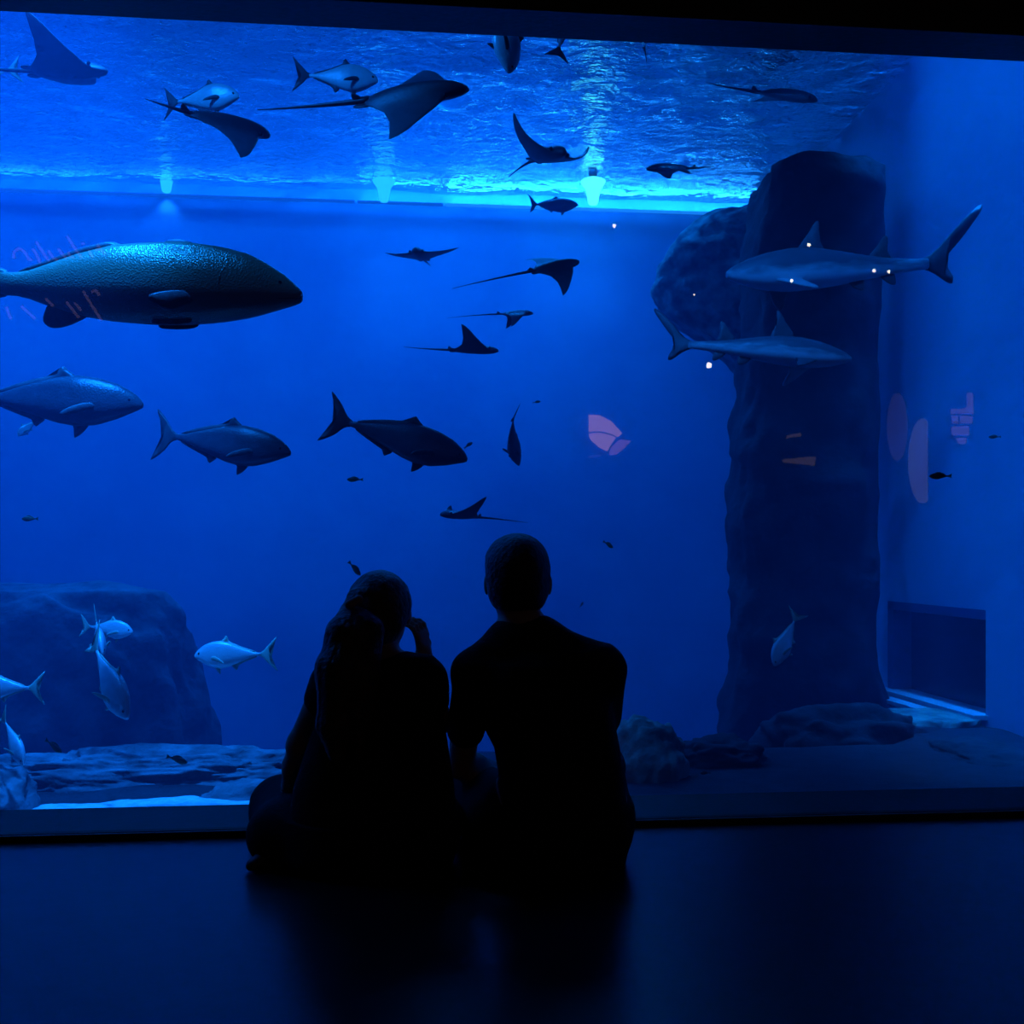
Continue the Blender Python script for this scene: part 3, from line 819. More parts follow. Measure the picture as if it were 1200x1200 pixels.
# ------------------------------------------------------------------ people (signed distance fields meshed with surface nets)
class Field:
    def __init__(s, lo, hi, h):
        s.lo = np.array(lo, np.float32); s.h = h
        s.n = [int(math.ceil((b-a)/h))+1 for a, b in zip(lo, hi)]
        s.f = np.full(s.n, 1.0, np.float32)
    def _win(s, lo, hi):
        i0 = [max(0, int((lo[k]-s.lo[k])/s.h)-1) for k in range(3)]
        i1 = [min(s.n[k], int((hi[k]-s.lo[k])/s.h)+3) for k in range(3)]
        if any(b <= a for a, b in zip(i0, i1)): return None
        ax = [s.lo[k]+s.h*np.arange(i0[k], i1[k], dtype=np.float32) for k in range(3)]
        X, Y, Z = np.meshgrid(*ax, indexing='ij', sparse=True)
        return tuple(slice(a, b) for a, b in zip(i0, i1)), X, Y, Z
    def _mix(s, sl, d, k):
        f = s.f[sl]
        if k > 0:
            h = np.clip(.5+.5*(f-d)/k, 0, 1)
            s.f[sl] = f*(1-h)+d*h - k*h*(1-h)
        else:
            s.f[sl] = np.minimum(f, d)
    def cap(s, a, b, ra, rb, k=.03, inf=0.0):
        a = np.array(a, float); b = np.array(b, float); ra += inf; rb += inf
        m = max(ra, rb)+k+.03
        w = s._win(np.minimum(a, b)-m, np.maximum(a, b)+m)
        if w is None: return
        sl, X, Y, Z = w
        ba = b-a; L2 = max(1e-9, float(ba@ba))
        t = np.clip(((X-a[0])*ba[0]+(Y-a[1])*ba[1]+(Z-a[2])*ba[2])/L2, 0, 1)
        d = np.sqrt((X-a[0]-t*ba[0])**2+(Y-a[1]-t*ba[1])**2+(Z-a[2]-t*ba[2])**2) - (ra+(rb-ra)*t)
        s._mix(sl, d, k)
    def ell(s, c, r, k=.03, inf=0.0, sub=False):
        c = np.array(c, float); r = np.array(r, float)+inf
        w = s._win(c-r-k-.03, c+r+k+.03)
        if w is None: return
        sl, X, Y, Z = w
        x, y, z = X-c[0], Y-c[1], Z-c[2]
        k0 = np.sqrt((x/r[0])**2+(y/r[1])**2+(z/r[2])**2)
        k1 = np.sqrt((x/r[0]**2)**2+(y/r[1]**2)**2+(z/r[2]**2)**2)+1e-6
        d = k0*(k0-1)/k1
        if sub: s.f[sl] = np.maximum(s.f[sl], -d)
        else: s._mix(sl, d, k)
    def loft(s, keys, k=.03, inf=0.0, p=2.3):
        """keys: (z, cx, cy, rx, ry), stacked elliptical sections"""
        keys = sorted(keys)
        z0, z1 = keys[0][0], keys[-1][0]
        mx = max(q[3] for q in keys)+.08; my = max(q[4] for q in keys)+.08
        w = s._win([min(q[1] for q in keys)-mx, min(q[2] for q in keys)-my, z0-.08], [max(q[1] for q in keys)+mx, max(q[2] for q in keys)+my, z1+.08])
        if w is None: return
        sl, X, Y, Z = w
        zs = [q[0] for q in keys]
        I = lambda i: np.interp(Z, zs, [q[i] for q in keys]).astype(np.float32)
        rx, ry = I(3)+inf, I(4)+inf
        q = (np.abs((X-I(1))/rx)**p+np.abs((Y-I(2))/ry)**p)**(1/p)
        d = (q-1)*np.minimum(rx, ry)*.9
        d = np.maximum(d, np.maximum(z0-inf-Z, Z-z1-inf))
        s._mix(sl, d, k)
    def cut(s, fn):
        """keep where fn(X,Y,Z) < 0"""
        ax = [s.lo[k]+s.h*np.arange(s.n[k], dtype=np.float32) for k in range(3)]
        X, Y, Z = np.meshgrid(*ax, indexing='ij', sparse=True)
        s.f = np.maximum(s.f, fn(X, Y, Z))
    def mesh(s):
        f = s.f.copy()
        f[0] = f[-1] = 1; f[:, 0] = f[:, -1] = 1; f[:, :, 0] = f[:, :, -1] = 1
        n = s.n
        neg = f < 0
        c = [f[i:n[0]-1+i, j:n[1]-1+j, k:n[2]-1+k] for i in (0, 1) for j in (0, 1) for k in (0, 1)]
        cnt = sum((q < 0).astype(np.int8) for q in c)
        act = (cnt > 0) & (cnt < 8)
        idx = -np.ones(act.shape, np.int64)
        cells = np.argwhere(act)
        idx[act] = np.arange(len(cells))
        vals = np.stack([q[act] for q in c], 1)
        corner = np.array([(i, j, k) for i in (0, 1) for j in (0, 1) for k in (0, 1)], float)
        acc = np.zeros((len(cells), 3)); num = np.zeros(len(cells))
        for a in range(8):
            for ax in range(3):
                b = a | (4 >> ax)
                if b == a: continue
                va, vb = vals[:, a], vals[:, b]
                m = (va < 0) != (vb < 0)
                t = np.where(m, va/(va-vb+1e-20), 0)
                p = corner[a][None]+t[:, None]*(corner[b]-corner[a])[None]
                acc += np.where(m[:, None], p, 0); num += m
        V = (cells+acc/num[:, None])*s.h + s.lo[None]
        Fc = []
        for ax in range(3):
            sl0 = [slice(1, -1)]*3; sl1 = [slice(1, -1)]*3
            sl0[ax] = slice(0, n[ax]-1); sl1[ax] = slice(1, n[ax])
            A, B = neg[tuple(sl0)], neg[tuple(sl1)]
            e = np.argwhere(A != B)
            if len(e) == 0: continue
            off = np.array([1, 1, 1]); off[ax] = 0
            g = e+off
            o1, o2 = [(1, 2), (2, 0), (0, 1)][ax]
            d1 = np.zeros(3, int); d1[o1] = 1
            d2 = np.zeros(3, int); d2[o2] = 1
            q = [idx[tuple((g-x).T)] for x in (d1*0, d1, d1+d2, d2)]
            Q = np.stack(q, 1)
            flip = A[tuple(e.T)]
            Q[~flip] = Q[~flip][:, ::-1]
            Fc.append(Q)
        Fc = np.concatenate(Fc)
        return V, Fc

def relax(V, Fc, it=2):
    for _ in range(it):
        acc = np.zeros_like(V); cnt = np.zeros(len(V))
        for a in range(4):
            b = (a+1) % 4
            np.add.at(acc, Fc[:, a], V[Fc[:, b]]); np.add.at(cnt, Fc[:, a], 1)
            np.add.at(acc, Fc[:, b], V[Fc[:, a]]); np.add.at(cnt, Fc[:, b], 1)
        V = V*.5 + .5*acc/np.maximum(cnt, 1)[:, None]
    return V

def field_obj(name, fld, mat, parent, base, it=1):
    V, Fc = fld.mesh()
    if it: V = relax(V, Fc, it)
    V = V - np.array(base)[None]
    me = bpy.data.meshes.new(name)
    me.vertices.add(len(V)); me.vertices.foreach_set('co', V.astype(np.float32).ravel())
    me.loops.add(Fc.size); me.loops.foreach_set('vertex_index', Fc.astype(np.int32).ravel())
    me.polygons.add(len(Fc)); me.polygons.foreach_set('loop_start', (np.arange(len(Fc))*4).astype(np.int32))
    me.polygons.foreach_set('use_smooth', np.ones(len(Fc), bool))
    me.update(calc_edges=True); me.validate()
    me.materials.append(mat)
    o = bpy.data.objects.new(name, me)
    if parent: o.parent = parent
    return link(o)

def P(px, py, d):                      # camera-aligned local frame: x right, y away, z up
    return ((px-600)/F*d, d, .82-(py-HOR)/F*d)
def Q(px, z, d):
    return ((px-600)/F*d, d, z)
def LK(rows, d, ky):                   # torso keys from (py, left px, right px, half depth, depth shift)
    out = []
    for py, l, r, ry, dd in rows:
        a, b = P(l, py, d), P(r, py, d)
        out.append((a[2], (a[0]+b[0])/2, d+dd, (b[0]-a[0])/2, ry))
    return out
def lerp(a, b, t): return tuple(x+(y-x)*t for x, y in zip(a, b))

def hand(fl, wrist, palm_dir, nrm, side, curl, s=1.0, k=.006):
    """palm, four jointed fingers of unequal length and a thumb leaving the palm's side near its base"""
    w = Vector(wrist); u = Vector(palm_dir).normalized(); n = Vector(nrm).normalized()
    n = (n - u*n.dot(u)).normalized(); v = u.cross(n)*side
    fl.cap(w, w+u*.02*s, .024*s, .026*s, .02)
    for i in (-1, 0, 1):
        fl.cap(w+u*.02*s+v*.012*i*s, w+u*.085*s+v*.024*i*s, .016*s, .014*s, .012)
    for i, ln in enumerate((.078, .088, .082, .064)):
        b = w+u*.085*s+v*(.033-.022*i)*s
        d = (u + v*(.10-.07*i)).normalized()
        p = b
        for j, fr in enumerate((.45, .3, .25)):
            a = curl*(j+.6)
            dd = (d*math.cos(a)+n*math.sin(a)).normalized()
            q = p+dd*ln*fr*s
            fl.cap(p, q, (.0095-.0008*j)*s, (.009-.001*j)*s, k)
            p = q
    b = w+u*.028*s+v*.026*s
    d1 = (u*.6+v*.75+n*.25).normalized(); d2 = (u*.9+v*.2+n*.45).normalized()
    fl.cap(b, b+d1*.035*s, .0135*s, .011*s, .01); fl.cap(b+d1*.035*s, b+d1*.035*s+d2*.03*s, .0105*s, .0085*s, k)

def head(fl, c, tilt, rx=.074, ry=.093, rz=.108, male=True):
    """skull, jaw, brow, nose, lips, ears; the face looks along +y (into the tank) turned by tilt=(dx per y, dz per y)"""
    cx, cy, cz = c
    fx = lambda y: cx + tilt[0]*y
    fz = lambda y: cz + tilt[1]*y
    fl.ell((cx, cy, cz+.012), (rx, ry, rz*.88), .02)
    fl.ell((fx(.03), cy+.03, fz(.03)-.045), (rx*.78, ry*.72, rz*.66), .03)
    fl.ell((fx(.06), cy+.055, fz(.06)-.092), (.026, .026, .02), .025)
    fl.cap((fx(.085), cy+.085, fz(.085)+.0), (fx(.11), cy+.108, fz(.11)-.038), .008, .013, .012)
    fl.cap((fx(.08)-.032, cy+.078, fz(.08)+.012), (fx(.08)+.032, cy+.078, fz(.08)+.012), .008, .008, .012)
    for s in (1, -1):
        fl.ell((fx(.08)+s*.03, cy+.074, fz(.08)-.006), (.013, .011, .008), .006)
        fl.ell((cx+s*(rx+.004), cy-.002, cz-.018), (.009, .018, .03), .008)
    fl.cap((fx(.09)-.02, cy+.083, fz(.09)-.062), (fx(.09)+.02, cy+.083, fz(.09)-.062), .006, .006, .008)
    fl.cap((fx(.09)-.017, cy+.081, fz(.09)-.073), (fx(.09)+.017, cy+.081, fz(.09)-.073), .006, .006, .008)

ROT = (0, 0, -PSI)
ORG = Vector((CAM.x, CAM.y, 0))
def to_world(l): return ORG + RGT*l[0] + FWD*l[1] + UP*l[2]

def man():
    D = 2.74
    base = (P(655, 1000, D)[0], D, 0)
    lo, hi = (-.22, 2.45, -.01), (.40, 3.35, .95)
    torso = LK([(764, 578, 702, .10, .01), (778, 566, 712, .115, 0), (800, 562, 714, .12, 0), (850, 566, 721, .118, 0), (875, 579, 726, .118, 0),
                (905, 584, 731, .122, 0), (950, 580, 735, .13, 0), (985, 574, 736, .14, .01), (1010, 576, 732, .135, .02), (1024, 585, 722, .12, .02)], D, 0)
    yoke = ((P(594, 752, D), P(552, 787, D), .046, .050), (P(630, 748, D), P(704, 779, D), .052, .055), (P(600, 752, D), P(630, 750, D), .058, .058))
    shL, elL, wrL = P(556, 786, D), P(540, 896, 2.87), Q(580, .185, 3.03)
    shR, elR, wrR = P(710, 786, D), P(702, 885, 2.88), Q(668, .25, 3.06)
    hipL, knL, anL = Q(598, .13, 2.76), Q(548, .15, 3.04), Q(650, .07, 3.06)
    hipR, knR, anR = Q(700, .12, 2.76), Q(704, .19, 3.06), Q(600, .06, 2.96)
    fl = Field(lo, hi, .0062)
    fl.loft(torso, .03, -.012)
    hc = P(607, 677, 2.78)
    fl.cap(P(612, 752, 2.75), P(607, 700, 2.78), .058, .054, .035)
    for a, b, c, e in yoke: fl.cap(a, b, c, e, .05, -.012)
    head(fl, hc, (-.15, -.05), .080, .098, .112)
    for a, b, c in ((shL, elL, wrL), (shR, elR, wrR)):
        fl.cap(a, b, .046, .037, .03); fl.cap(b, lerp(b, c, .35), .037, .038, .02); fl.cap(lerp(b, c, .35), c, .038, .026, .02)
    hand(fl, wrL, (.45, .5, -.35), (0, -.2, -1), 1, .35)
    hand(fl, wrR, (-.5, .5, -.3), (0, -.2, -1), -1, .35)
    for a, b, c in ((hipL, knL, anL), (hipR, knR, anR)):
        fl.cap(a, b, .085, .058, .04); fl.cap(b, lerp(b, c, .35), .055, .054, .03); fl.cap(lerp(b, c, .35), c, .054, .038, .03)
    fl.cap(anL, Q(690, .045, 3.02), .036, .03, .02); fl.cap(anR, Q(560, .045, 2.98), .036, .03, .02)
    body = field_obj('person', fl, M['skin'], None, base)
    body.location = to_world((base[0], base[1], 0)); body.rotation_euler = ROT
    tag(body, 'person with short dark hair in dark t-shirt, seated cross-legged, taller of two', 'person')
    # t-shirt
    s = Field(lo, hi, .0062)
    s.loft(torso, .03, 0)
    for a, b, c, e in yoke: s.cap(a, b, c, e, .05)
    s.cap(shL, lerp(shL, elL, .62), .054, .052, .03); s.cap(shR, lerp(shR, elR, .5), .053, .053, .03)
    zc = P(600, 722, D)[2]
    s.ell((P(612, 722, D)[0], D+.04, zc+.0), (.064, .085, .032), 0, 0, True)
    zh = P(600, 1000, D)[2]
    s.cut(lambda X, Y, Z: zh-Z)
    field_obj('t_shirt', s, M['black_cloth'], body, base)
    # trousers
    t = Field(lo, hi, .0062)
    t.loft([q for q in torso if q[0] < P(600, 940, D)[2]], .03, .004)
    for a, b, c in ((hipL, knL, anL), (hipR, knR, anR)):
        c2 = lerp(b, c, .86)
        t.cap(a, b, .095, .068, .04); t.cap(b, c2, .066, .05, .03)
    t.cap(Q(558, .09, 3.0), Q(572, .085, 2.78), .07, .075, .05)
    field_obj('trousers', t, M['navy_cloth'], body, base)
    for a, b in ((anL, Q(705, .045, 3.0)), (anR, Q(545, .045, 3.0))):
        h = Field(lo, hi, .0062)
        h.cap(lerp(a, b, .1), b, .045, .038, .02); h.ell(lerp(a, b, .6), (.06, .05, .045), .02)
        h.cut(lambda X, Y, Z: .004-Z)
        field_obj('shoe', h, M['shoe'], body, base)
    # short hair
    hr = Field((hc[0]-.14, hc[1]-.14, hc[2]-.16), (hc[0]+.14, hc[1]+.16, hc[2]+.16), .005)
    hr.ell((hc[0]+.0, hc[1]-.004, hc[2]+.016), (.0885, .105, .102), .02)
    hr.ell((hc[0]-.006, hc[1]+.03, hc[2]+.055), (.078, .07, .058), .03)
    hr.ell((hc[0], hc[1]-.03, hc[2]-.04), (.077, .068, .068), .03)
    ax, ay, az = hc
    hr.cut(lambda X, Y, Z: np.minimum(.9*(Y-ay)-.45*(Z-az)-.035, 1)*.7)
    hr.cut(lambda X, Y, Z: (az-.085-Z)*1.0)
    V, Fc = hr.mesh()
    o = field_obj('hair', hr, M['dark_hair'], body, base)
    for v in o.data.vertices:
        p = v.co*60
        v.co += Vector((noise.noise(p), noise.noise(p+Vector((9, 2, 1))), noise.noise(p+Vector((3, 7, 5)))))*.0013
man()

def woman():
    D = 2.70
    base = (P(440, 1000, D)[0], D, 0)
    lo, hi = (-.76, 2.4, -.01), (-.02, 3.35, .85)
    torso = LK([(772, 398, 500, .07, .02), (785, 380, 512, .09, .01), (805, 374, 520, .10, 0), (840, 372, 520, .105, 0), (880, 358, 526, .10, 0), (920, 345, 532, .11, 0),
                (960, 338, 534, .13, .01), (1000, 330, 530, .15, .02), (1026, 340, 526, .14, .03)], D, 0)
    shL, elL, wrL = P(385, 802, D), P(352, 872, 2.74), Q(338, .14, 2.86)
    shR, elR, wrR = P(500, 798, D), P(514, 845, 2.86), P(497, 772, 2.88)
    hipL, knL, anL = Q(390, .11, 2.76), Q(330, .085, 2.98), Q(470, .06, 3.06)
    hipR, knR, anR = Q(492, .11, 2.76), Q(486, .11, 3.04), Q(400, .055, 2.98)
    fl = Field(lo, hi, .0062)
    fl.loft(torso, .03, -.010)
    hc = P(446, 712, 2.78)
    fl.cap(P(448, 790, 2.72), P(446, 735, 2.77), .05, .046, .035)
    fl.cap(P(420, 785, D), P(388, 798, D), .04, .038, .05, -.004); fl.cap(P(470, 782, D), P(498, 792, D), .04, .038, .05, -.004)
    head(fl, hc, (.18, -.12), .072, .09, .104)
    fl.cap(shL, elL, .042, .034, .03); fl.cap(elL, lerp(elL, wrL, .4), .034, .033, .02); fl.cap(lerp(elL, wrL, .4), wrL, .033, .024, .02)
    fl.cap(shR, elR, .042, .035, .03); fl.cap(elR, lerp(elR, wrR, .4), .034, .033, .02); fl.cap(lerp(elR, wrR, .4), wrR, .033, .0215, .02)
    hand(fl, wrL, (-.1, .6, -.4), (0, -.3, -1), 1, .3, .92)
    hand(fl, wrR, (-.10, -.05, 1), (-.9, .5, -.1), -1, .55, .80)
    for a, b, c in ((hipL, knL, anL), (hipR, knR, anR)):
        fl.cap(a, b, .08, .055, .04); fl.cap(b, lerp(b, c, .35), .052, .05, .03); fl.cap(lerp(b, c, .35), c, .05, .034, .03)
    fl.cap(anL, Q(510, .04, 3.02), .033, .026, .02); fl.cap(anR, Q(366, .04, 3.0), .033, .026, .02)
    body = field_obj('person', fl, M['skin'], None, base)
    body.location = to_world((base[0], base[1], 0)); body.rotation_euler = ROT
    tag(body, 'person with long tied hair in dark top, seated, one hand raised to the face', 'person')
    s = Field(lo, hi, .0062)
    s.loft(torso, .03, .0)
    s.cap(P(424, 786, D), P(392, 796, D), .042, .038, .05); s.cap(P(468, 783, D), P(496, 790, D), .042, .038, .05)
    s.cap(shR, lerp(shR, elR, .45), .048, .046, .03)
    s.cap(shL, lerp(shL, elL, .25), .046, .045, .03)
    zc = P(600, 775, D)[2]
    s.ell((P(446, 770, D)[0], D+.03, zc+.03), (.065, .08, .055), 0, 0, True)
    zh = P(600, 985, D)[2]
    s.cut(lambda X, Y, Z: zh-Z)
    field_obj('top', s, M['black_cloth'], body, base)
    t = Field(lo, hi, .0062)
    t.loft([q for q in torso if q[0] < P(600, 940, D)[2]], .03, .006)
    for a, b, c in ((hipL, knL, anL), (hipR, knR, anR)):
        c2 = lerp(b, c, .9)
        t.cap(a, b, .10, .085, .05); t.cap(b, c2, .082, .055, .04)
    t.cap(hipR, Q(490, .10, 2.98), .085, .08, .05)
    t.cap(Q(335, .085, 2.96), Q(326, .075, 2.74), .082, .072, .05); t.cap(Q(326, .075, 2.74), Q(400, .1, 2.72), .072, .09, .05)
    t.cut(lambda X, Y, Z: .003-Z)
    field_obj('trousers', t, M['navy_cloth'], body, base)
    for a, b in ((anL, Q(525, .04, 3.0)), (Q(330, .04, 2.72), Q(296, .016, 2.66))):
        h = Field(lo, hi, .0062)
        h.cap(a, b, .036, .018, .02)
        h.cut(lambda X, Y, Z: .003-Z)
        field_obj('shoe', h, M['shoe'], body, base)
    # long hair: crown, back of the head, and a fall gathered by a tie and trailing down her left side
    hr = Field((-.62, 2.5, .3), (-.20, 2.98, .85), .005)
    hr.ell((hc[0]-.002, hc[1]-.008, hc[2]+.010), (.087, .100, .092), .02)
    hr.ell((hc[0]-.012, hc[1]-.05, hc[2]-.035), (.074, .052, .08), .03)
    ax, ay, az = hc
    hr.cut(lambda X, Y, Z: (.9*(Y-ay)-.45*(Z-az)-.03)*.8)
    hr.cap(P(421, 706, 2.69), P(404, 745, 2.62), .036, .044, .03)
    hr.cap(P(404, 745, 2.62), P(396, 785, 2.585), .044, .050, .03)
    hr.cap(P(396, 785, 2.585), P(391, 850, 2.575), .052, .040, .03)
    hr.cap(P(430, 740, 2.63), P(424, 830, 2.575), .045, .036, .03)
    hr.cap(P(391, 850, 2.575), P(398, 905, 2.575), .040, .012, .02)
    hr.cap(P(424, 830, 2.575), P(420, 890, 2.575), .036, .010, .02)
    o = field_obj('hair', hr, M['brown_hair'], body, base)
    for v in o.data.vertices:
        p = v.co
        q = Vector((p.x*70, p.y*70, p.z*5))
        v.co += Vector((noise.noise(q), noise.noise(q+Vector((5, 1, 8))), 0))*.0035
    tie = Field((-.52, 2.55, .6), (-.30, 2.8, .85), .005)
    c = P(417, 705, 2.66)
    tie.cap((c[0]-.012, c[1]-.038, c[2]-.006), (c[0]+.014, c[1]-.038, c[2]+.008), .012, .012, .006)
    field_obj('hair_tie', tie, M['tie'], o, base)
    br = Field((-.40, 2.75, .42), (-.14, 3.0, .68), .004)
    w0 = lerp(elR, wrR, .90)
    ax_ = (Vector(wrR)-Vector(elR)).normalized(); u = ax_.cross(Vector((0, 1, 0))).normalized(); v = ax_.cross(u)
    for i in range(14):
        a, b_ = 2*math.pi*i/14, 2*math.pi*(i+1)/14
        f_ = lambda q: tuple(Vector(w0)+(u*math.cos(q)+v*math.sin(q))*.026)
        br.cap(f_(a), f_(b_), .006, .006, .004)
    field_obj('bracelet', br, M['bracelet'], body, base)
woman()

# ------------------------------------------------------------------ things behind the camera that show as faint reflections in the pane
YB = -8.15
def mirror(px, py, yv=None):
    """point on the back wall whose mirror image in the pane lies behind pixel (px, py)"""
    yr = YB + .03
    yv = 2*YG - yr
    u, v = (px-600)/F, (HOR-py)/F
    d = RGT*u + FWD
    t = (yv-CAM.y)/d.y
    return Vector((CAM.x+d.x*t, yr, CAM.z+v*t))

def flat(name, polys, mat, parent=None, dy=0.0):
    bm = bmesh.new()
    for pl in polys:
        pts = [mirror(*q) for q in pl]
        a = [bm.verts.new((p.x, p.y+dy, p.z)) for p in pts]
        b_ = [bm.verts.new((p.x, p.y+dy-.02, p.z)) for p in pts]
        n = len(a)
        bm.faces.new(a); bm.faces.new(list(reversed(b_)))
        for i in range(n):
            j = (i+1) % n
            bm.faces.new((a[i], b_[i], b_[j], a[j]))
    return bm_obj(name, bm, mat, parent)

M['script'] = glow('lit_lettering', (.75, .5, .85), .8)
M['pink'] = glow('pink_screen_picture', (1, .52, .46), 3.6)
M['pink2'] = glow('mauve_screen_picture', (.6, .3, .5), 2.5)
M['poster'] = glow('backlit_poster', (.55, .6, .75), .9)
M['poster2'] = glow('backlit_poster_dim', (.45, .38, .75), .45)
M['printed'] = glow('backlit_print', (.6, .45, .85), 1.2)
M['bulb'] = glow('lamp_bulb', (1, .9, .72), 26)
M['warm'] = glow('warm_strip', (1, .75, .55), .5)

def script_sign(name, strokes, label):
    V, Fc = [], []
    for st in strokes:
        pts = [mirror(*q) for q in st]
        if len(pts) == 1: pts = [pts[0]-Vector((.02, 0, 0)), pts[0]+Vector((.02, 0, 0))]
        pp = []
        for i in range(len(pts)-1):
            for k in range(4): pp.append(pts[i].lerp(pts[i+1], k/4))
        pp.append(pts[-1])
        v, f = tube_data(pp, [.016]*len(pp), 6)
        o = len(V); V += v; Fc += [tuple(i+o for i in q) for q in f]
    return tag(mesh_obj(name, V, Fc, M['script']), label, 'sign')
z1 = lambda pts: [(x/8, 265+y/8) for x, y in pts]
z2 = lambda pts: [(x/8, 335+y/8) for x, y in pts]
script_sign('script_sign', [z1(s) for s in ([(130, 300), (130, 240), (180, 205), (230, 240), (270, 310), (300, 320)], [(340, 150), (400, 240), (460, 330)], [(310, 215), (350, 280), (380, 345)],
   [(455, 230), (500, 300), (540, 320)], [(545, 210), (590, 270), (625, 305)], [(640, 240), (660, 290), (695, 295)], [(630, 95), (690, 190), (765, 300)], [(775, 165)],
   [(830, 230), (870, 290)], [(915, 175), (950, 220), (985, 265)], [(890, 225), (930, 215)])], 'upper line of mirrored script lettering shining faintly over the huge fish')
script_sign('script_sign', [z2(s) for s in ([(780, 50), (860, 180), (950, 325)], [(700, 160), (760, 230)], [(620, 150), (690, 235), (740, 300)], [(430, 120), (500, 190)], [(200, 190), (330, 310)], [(60, 200), (100, 310)],
   [(860, 60), (900, 40), (930, 90)])], 'lower line of mirrored script lettering across the huge fish\'s belly')
scr = empty('display_screen', mirror(712, 510))
tag(scr, 'pinkish lit screen picture mirrored in the pane above and right of the man', 'screen')
def childof(o, root):
    o.parent = root
    o.matrix_parent_inverse = Matrix.Translation(-root.location)
    return o
childof(flat('picture', [[(690, 486), (702, 486), (716, 493), (727, 505), (729, 509), (724, 512), (713, 507), (702, 505), (690, 506)],
     [(690, 508), (702, 507), (713, 509), (722, 513), (716, 521), (712, 529), (702, 524), (691, 514)]], M['pink']), scr)
childof(flat('shadow_picture', [[(716, 524), (726, 515), (740, 516), (733, 524), (722, 533), (714, 533)]], M['pink2']), scr)
childof(flat('caption', [[(690, 534), (704, 532), (704, 535), (690, 537)]], M['poster2']), scr)
def oval(cx, cy, rx, ry, clip=None):
    pts = []
    for i in range(28):
        a = 2*math.pi*i/28
        x = cx+rx*math.cos(a)
        pts.append((min(x, clip) if clip else x, cy+ry*math.sin(a)))
    return pts
tag(flat('mounted_poster', [oval(1052, 500, 12, 40)], M['poster2']), 'dim mauve oval poster mirrored in the pane right of the pillar', 'poster')
tag(flat('mounted_poster', [oval(1082, 540, 17, 50, 1087.5)], M['poster']), 'pale half-oval poster with a straight right edge mirrored in the pane', 'poster')
pr = [[(1134, 460), (1140, 460), (1141, 478), (1134, 478)], [(1115, 479), (1121, 479), (1121, 485), (1115, 485)], [(1123, 479), (1127, 479), (1127, 485), (1123, 485)],
      [(1128, 478), (1141, 477), (1141, 485), (1128, 485)], [(1116, 487), (1123, 487), (1123, 496), (1116, 496)], [(1126, 487), (1140, 487), (1140, 496), (1126, 496)],
      [(1116, 500), (1136, 499), (1136, 510), (1116, 510)], [(1121, 513), (1133, 513), (1132, 520), (1124, 520)]]
tag(flat('mounted_notice', pr, M['printed']), 'small block of lit mirrored printing in the pane near the right edge', 'sign')
tag(flat('mounted_light_strips', [[(922, 510), (939, 507), (939, 511), (922, 514)], [(917, 538), (950, 535), (952, 545), (918, 542)], [(951, 535), (956, 535), (955, 546), (951, 546)]], M['warm']),
    'faint warm light strips mirrored over the dark pillar', 'lamp')

def lamp(px, py, r, label):
    c = mirror(px, py)
    c.y += .10
    root = empty('spotlight', c)
    tag(root, label, 'lamp', 'spotlights mirrored in the pane')
    bm = bmesh.new(); bmesh.ops.create_uvsphere(bm, u_segments=12, v_segments=8, radius=r)
    bm_obj('bulb', bm, M['bulb'], root, True)
    bm = bmesh.new()
    bmesh.ops.create_cone(bm, segments=16, radius1=r*1.3, radius2=r*1.1, depth=.09, cap_ends=True, matrix=Matrix.Translation((0, -.06, 0)) @ Matrix.Rotation(R(90), 4, 'X'))
    bm_obj('housing', bm, M['housing'], root, True)
for px, py, r, lb in ((718, 268, .022, 'white spotlight glint below the brightest underwater floodlight'),
                      (944, 290, .022, 'white spotlight glint highest on the pillar'),
                      (924, 332, .022, 'white spotlight glint on the left-heading shark\'s flank'),
                      (1020, 320, .02, 'white spotlight glint on the pillar, left of a pair'),
                      (1037, 321, .02, 'white spotlight glint at the pillar\'s edge, right of a pair'),
                      (828, 430, .034, 'brightest white spotlight glint, by the lower shark\'s tail'),
                      (811, 348, .011, 'faintest spotlight glint, left of the two sharks')):
    lamp(px, py, r, lb)

# ------------------------------------------------------------------ lights
def lamp_data(name, typ, loc, energy, col, **kw):
    l = bpy.data.lights.new(name, typ)
    l.energy = energy; l.color = col
    for k, v in kw.items(): setattr(l, k, v)
    o = bpy.data.objects.new(name, l)
    o.location = loc
    return link(o)
def aim(o, tgt):
    o.rotation_euler = (Vector(tgt)-o.location).to_track_quat('-Z', 'Y').to_euler()

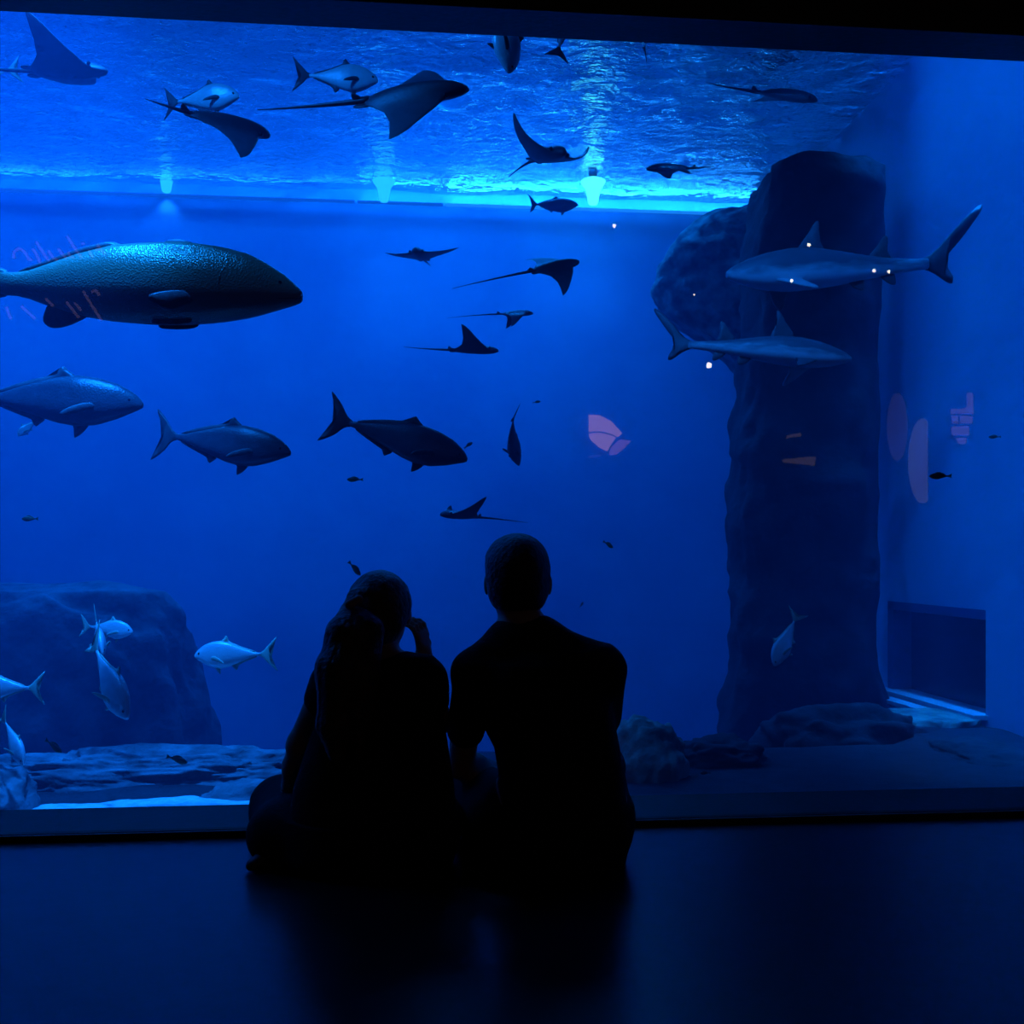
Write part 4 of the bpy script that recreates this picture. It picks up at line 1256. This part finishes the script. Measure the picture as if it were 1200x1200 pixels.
M['lens'] = glow('floodlight_lens', (.05, .8, 1), 4)
M['lens_dim'] = glow('floodlight_lens_dim', (.01, .36, 1), 3.2)
def flood(px, py, d, energy, label, dim, size=.11, cone=95, tgt=None):
    p = at(px, py, d)
    root = empty('floodlight', p)
    tag(root, label, 'lamp', 'underwater floodlights at the water line')
    bm = bmesh.new()
    bmesh.ops.create_cone(bm, segments=24, radius1=size*.35, radius2=size*.35, depth=size*.6, cap_ends=True, matrix=Matrix.Translation((0, 0, size*1.5)))
    bm_obj('housing', bm, M['housing'], root, True)
    # frosted diffuser tapering downwards
    V, Fc = [], []
    pr_ = [(.02, -.95), (.3, -.93), (.4, -.8), (.5, -.2), (.62, .3), (.95, .75), (1.0, .9), (.6, 1.1), (.3, 1.2)]
    for r_, z_ in pr_:
        for k in range(20):
            a_ = 2*math.pi*k/20
            V.append((r_*size*math.cos(a_), r_*size*math.sin(a_), z_*size))
    for i_ in range(len(pr_)-1):
        for k in range(20):
            Fc.append((i_*20+k, i_*20+(k+1) % 20, (i_+1)*20+(k+1) % 20, (i_+1)*20+k))
    Fc.append(tuple(reversed(range(20)))); Fc.append(tuple((len(pr_)-1)*20+k for k in range(20)))
    mesh_obj('lens', V, Fc, M['lens_dim'] if dim else M['lens'], root)
    l = lamp_data('flood_beam', 'SPOT', p - Vector((0, 0, size*1.2)), energy, (.01, .22, 1), spot_size=R(cone), spot_blend=.6, shadow_soft_size=.06)
    aim(l, tgt if tgt else p - Vector((0, .3, 3)))
    return root
flood(695, 226, 10.6, 38, 'brightest underwater floodlight at the far water line', False, .13, 150)
flood(450, 224, 10.8, 16, 'dim underwater floodlight in the middle of the far water line', True, .12, 110)
flood(195, 213, 10.9, 16, 'dim underwater floodlight at the left of the far water line', True, .12, 110)
# glow bars added under the far water line to imitate floodlight glitter
def added_glow_bar(x0, x1, energy, label, col):
    y, z = Y_FAR-.10, Z_SURF-.16
    root = empty('added_glow_bar', ((x0+x1)/2, y, z))
    tag(root, label, 'lamp', 'added glow bars along the far water line')
    h = (x1-x0)/2
    boxes('housing', [(-h, h, .0, .012, -.012, .008)], M['tank_paint'], root)
    boxes('diffuser', [(-h+.005, h-.005, -.02, -.001, -.016, .012)], glow('glitter_glow', col, max(.7, energy/40)), root)
    l = lamp_data('glitter_light', 'AREA', ((x0+x1)/2, y, z+.02), energy, col, shape='RECTANGLE', size=x1-x0-.04, size_y=.05)
    l.rotation_euler = (R(180), 0, 0)
pm = at(695, 240, 10.6)
for dx in (-1.0, -.55, -.1, .3, .85):       # narrow spots added at the lamp to draw its light shafts
    l = lamp_data('shaft_beam', 'SPOT', pm, 15, (.004, .22, 1), spot_size=R(9), spot_blend=.9, shadow_soft_size=.03)
    aim(l, pm + Vector((dx, -1.2, -3.2)))
added_glow_bar(.35, 3.85, 60, 'bright added glow bar imitating glitter at the far water line beside the brightest floodlight', (.01, .30, 1))
added_glow_bar(-5.2, -.62, 14, 'long dim added glow bar imitating glitter at the left of the far water line', (.005, .2, 1))
added_glow_bar(-.6, .33, 9, 'short added glow bar imitating glitter between the dim one and the bright one at the water line', (.006, .22, 1))
# unseen area lights added above the water to fill the tank
for k, (x, y, sx, sy, e, sp) in enumerate(((-3.6, 6.6, 4.5, 1.6, 640, 180), (.6, 6.9, 3.5, 1.2, 560, 180), (3.72, 3.1, .3, 3.2, 70, 26), (-5.0, 3.0, 2.5, 2.5, 330, 180))):
    l = lamp_data('overhead_fill', 'AREA', (x, y, 6.2), e, (.001, .20, 1), shape='RECTANGLE', size=sx, size_y=sy)
    l.data.spread = R(sp)
for loc, tg, e, cn in (((-1.5, .9, 4.6), (-1.75, 1.9, -.3), 3200, 38), ((-1.9, .6, 4.6), (-.9, 2.6, 2.6), 400, 95), ((1.0, .6, 4.6), (2.1, 2.9, 2.2), 420, 44)):  # first lamp inferred; other two added to light upper fish and sharks
    l = lamp_data('front_spot', 'SPOT', loc, e, (.003, .20, 1), spot_size=R(cn), spot_blend=.7, shadow_soft_size=.1)
    aim(l, tg)
l = lamp_data('niche_fill', 'SPOT', (3.3, 3.6, 4.6), 60, (.012, .22, 1), spot_size=R(40), spot_blend=.8, shadow_soft_size=.1)  # unseen spot added to light the side window ledge and lower wall
aim(l, (3.9, 4.3, -.3))

w = bpy.data.worlds.new('world'); SC.world = w
w.use_nodes = True
w.node_tree.nodes['Background'].inputs['Color'].default_value = (0, 0, 0, 1)
w.node_tree.nodes['Background'].inputs['Strength'].default_value = 0

vs = SC.view_settings
vs.view_transform = 'Standard'; vs.look = 'None'; vs.gamma = 1; vs.exposure = 0
vs.use_curve_mapping = False
SC.cycles.sample_clamp_indirect = 3.0
SC.cycles.max_bounces = 8
SC.cycles.volume_bounces = 0
SC.cycles.use_denoising = True
